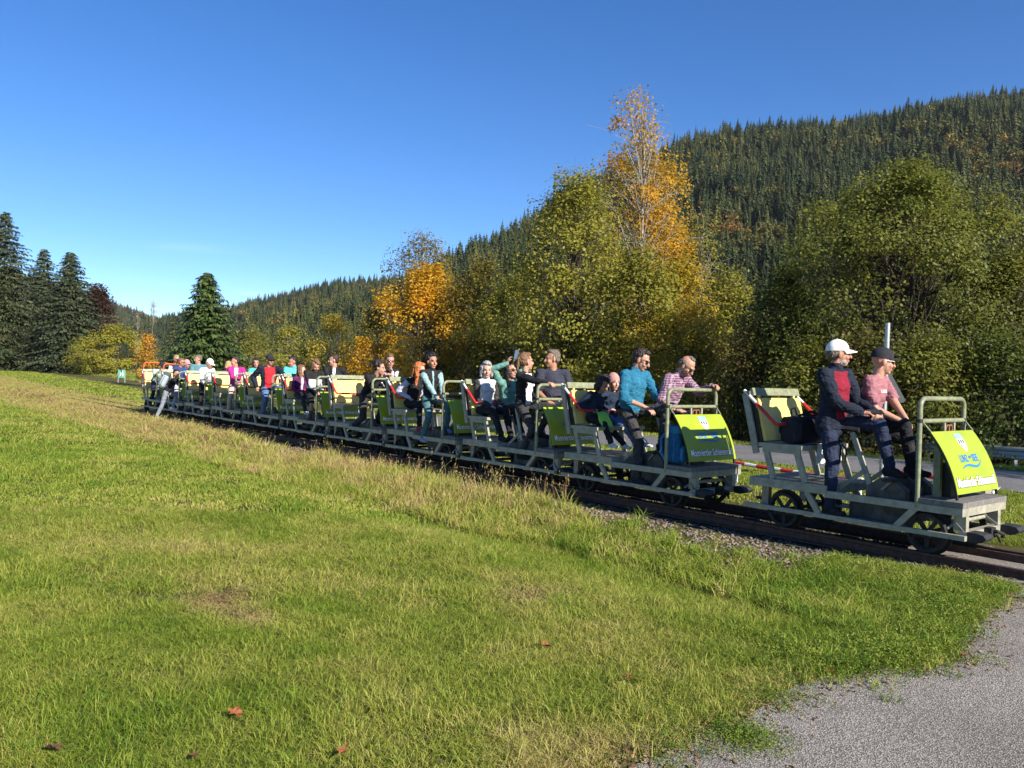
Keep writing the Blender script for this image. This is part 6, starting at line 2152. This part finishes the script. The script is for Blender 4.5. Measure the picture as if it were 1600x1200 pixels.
# bags
def rounded_bag(name, size, m, parent=None, seed=0, sag=0.15):
    "stuffed bag: a box with bulging faces, creased"
    sx, sy, sz = size
    V, F = [], []
    nu, nv = 24, 14
    for j in range(nv + 1):
        th = math.pi * j / nv
        for i in range(nu):
            ph_ = 2 * math.pi * i / nu
            d = Vector((math.sin(th) * math.cos(ph_), math.sin(th) * math.sin(ph_), math.cos(th)))
            p = Vector([math.copysign(abs(c) ** 0.55, c) for c in d])
            p *= 1 + 0.10 * mnoise.noise(d * 2.2 + Vector((seed, 0, 0)))
            V.append((p.x * sx / 2, p.y * sy / 2, (p.z + 1) * sz / 2))
    for j in range(nv):
        for i in range(nu):
            F.append((j * nu + i, (j + 1) * nu + i, (j + 1) * nu + (i + 1) % nu, j * nu + (i + 1) % nu))
    return MB().add(V, F).build(name, m, parent, smooth=True)
def backpack(M, label, m, m2, size=(0.24, 0.32, 0.46), seed=1):
    root = empty('backpack')
    root.matrix_world = M
    sx, sy, sz = size
    rounded_bag('bag_body', size, m, root, seed)
    o = rounded_bag('front_pocket', (sx * 0.45, sy * 0.8, sz * 0.48), m2, root, seed + 3)
    o.location = (sx * 0.46, 0, sz * 0.06)
    o = rounded_bag('lid', (sx * 1.05, sy * 0.98, sz * 0.24), m2, root, seed + 5)
    o.location = (0.0, 0, sz * 0.84)
    MB().tube([(-sx * 0.35, -0.05, sz * 1.0), (-sx * 0.38, -0.03, sz * 1.1), (-sx * 0.38, 0.03, sz * 1.1), (-sx * 0.35, 0.05, sz * 1.0)], 0.009, 6).build('grab_handle', m2, root, smooth=True)
    for q in (-1, 1):
        MB().tube([(-sx * 0.45, q * sy * 0.25, sz * 0.95), (-sx * 0.85, q * sy * 0.3, sz * 0.7), (-sx * 0.8, q * sy * 0.34, sz * 0.3), (-sx * 0.4, q * sy * 0.4, sz * 0.05)], 0.017, 6).build('shoulder_strap', m2, root, smooth=True)
        MB().tube([(sx * 0.1, q * sy * 0.52, sz * 0.8), (sx * 0.14, q * sy * 0.54, sz * 0.4), (sx * 0.05, q * sy * 0.53, sz * 0.1)], 0.007, 5).build('side_strap', m2, root, smooth=True)
    tag(root, label, 'backpack')
    return root
BAGK = cloth('black_bag', (0.016, 0.016, 0.018), 0.3)
BAGK2 = cloth('black_bag_trim', (0.03, 0.03, 0.034), 0.3)
backpack(car_matrix(0) @ Matrix.Translation((-1.30, -0.02, 1.02)) @ Matrix.Rotation(math.radians(-12), 4, 'Z') @ Matrix.Rotation(math.radians(90), 4, 'X') @ Matrix.Translation((0, -0.02, -0.26)) @ Matrix.Rotation(math.radians(-10), 4, 'Y'),
         'black backpack lying on the bench of the leading draisine', BAGK, BAGK2, (0.26, 0.30, 0.52), 1)
# strap loops and the pale cloth under the bag
lp = MB().tube([(-1.44, -0.22, 1.14), (-1.46, -0.20, 1.22), (-1.45, -0.15, 1.235), (-1.43, -0.13, 1.15)], 0.008, 6).tube([(-1.42, -0.12, 1.15), (-1.36, 0.02, 1.20), (-1.28, 0.16, 1.13), (-1.20, 0.26, 1.0)], 0.014, 6)
lp.tube([(-1.18, 0.16, 0.98), (-1.10, 0.18, 0.84), (-1.12, 0.20, 0.66)], 0.010, 6).tube([(-1.18, 0.05, 0.95), (-1.12, 0.06, 0.8), (-1.13, 0.05, 0.72)], 0.008, 6).tube([(-1.18, 0.28, 0.9), (-1.1, 0.29, 0.8), (-1.11, 0.30, 0.66)], 0.009, 6)
o = settle(in_car(0, lp, 'bag_strap', BAGK2, True), 0, (-1.3, 0, 0.86))
tag(o, 'loose black straps hanging from the backpack over the bench edge', 'strap')
V, F = [], []
nx, ny = 14, 16
for i in range(nx + 1):
    for j in range(ny + 1):
        s = i / nx
        yy = -0.20 + 0.56 * j / ny + 0.02 * math.sin(5 * s)
        if s < 0.5:
            x_, z_ = -1.40 + 0.245 * s / 0.5, 0.866
        else:
            x_, z_ = -1.155 + 0.03 * math.sin(j * 1.1) * (s - 0.5) * 2 + 0.008, 0.866 - 0.22 * (s - 0.5) / 0.5 * (1 - 0.4 * (j / ny - 0.3) ** 2 - 0.25 * abs(math.sin(j * 0.7)))
        V.append((x_, yy, z_ + 0.006 * math.sin(i * 1.3 + j)))
n0 = len(V)
V += [(a, b, c + 0.006) for a, b, c in V]
for i in range(nx):
    for j in range(ny):
        a = i * (ny + 1) + j
        F += [(a, a + 1, a + ny + 2, a + ny + 1), (n0 + a, n0 + a + ny + 1, n0 + a + ny + 2, n0 + a + 1)]
o = settle(in_car(0, MB().add(V, F), 'draped_cloth', cloth('pale_towel', (0.62, 0.62, 0.58), 0.1), True), 0, (-1.25, 0, 0.86))
tag(o, 'pale cloth hanging over the front edge of the bench under the backpack', 'cloth')
BAGB = cloth('bright_blue_bag', (0.02, 0.13, 0.28), 0.25)
BAGB2 = cloth('light_blue_trim', (0.04, 0.22, 0.42), 0.25)
backpack(car_matrix(1) @ Matrix.Translation((0.015, -0.29, 0.495)) @ Matrix.Rotation(math.radians(15), 4, 'Z'), 'blue backpack standing behind the lime sign of the second draisine', BAGB, BAGB2, (0.20, 0.24, 0.42), 4)
BAGG = cloth('grey_bag', (0.34, 0.40, 0.44), 0.15)
BAGG2 = cloth('dark_grey_trim', (0.08, 0.09, 0.10), 0.2)
cm = climber
bp = cm['chest'] - cm['tf'] * 0.22 * cm['s'] - cm['up'] * 0.26
yaw = math.atan2(-cm['tf'].y, -cm['tf'].x)
backpack(car_matrix(9) @ Matrix.Translation(bp) @ Matrix.Rotation(yaw, 4, 'Z') @ Matrix.Rotation(-0.42, 4, 'Y'), 'grey backpack on the back of the person climbing aboard', BAGG, BAGG2, (0.20, 0.30, 0.46), 9)
o = rounded_bag('shoulder_bag', (0.18, 0.22, 0.26), cloth('pale_grey_bag', (0.55, 0.57, 0.60), 0.1), None, 12)
o.matrix_world = car_matrix(8) @ Matrix.Translation((-0.20, -0.24, 1.04))
tag(o, 'pale bag held by the woman with the white cap', 'bag')
# neon green cloth on the lap of the child in dark blue
V, F = [], []
for i in range(9):
    for j in range(5):
        V.append((-1.40 + 0.042 * i - 0.002 * i * i, -0.33 + 0.05 * j + 0.02 * math.sin(i), 1.035 - 0.0040 * i * i + 0.012 * math.sin(2.1 * j + i)))
n0 = len(V)
V += [(a, b, c + 0.012) for a, b, c in V]
for i in range(8):
    for j in range(4):
        a = i * 5 + j
        F += [(a, a + 1, a + 6, a + 5), (n0 + a, n0 + a + 5, n0 + a + 6, n0 + a + 1)]
o = settle(in_car(1, MB().add(V, F), 'neon_cloth', HIVIS, True), 1, (-1.3, -0.25, 0.9))
tag(o, 'neon green cloth on the lap of the child in dark blue', 'cloth')

# ------------------------------------------------------------------ the air
hz = MB().box(-2900, 2000, -600, 2400, -9.0, 560)
hm = bpy.data.materials.new('thin_air')
hm.use_nodes = True
hm.node_tree.nodes.clear()
_o = hm.node_tree.nodes.new('ShaderNodeOutputMaterial')
_v = hm.node_tree.nodes.new('ShaderNodeVolumePrincipled')
_v.inputs['Color'].default_value = (0.72, 0.84, 1.0, 1)
_v.inputs['Density'].default_value = 0.00004
_v.inputs['Anisotropy'].default_value = 0.0
hm.node_tree.links.new(_v.outputs[0], _o.inputs['Volume'])
tag(hz.build('haze', hm), kind='stuff')
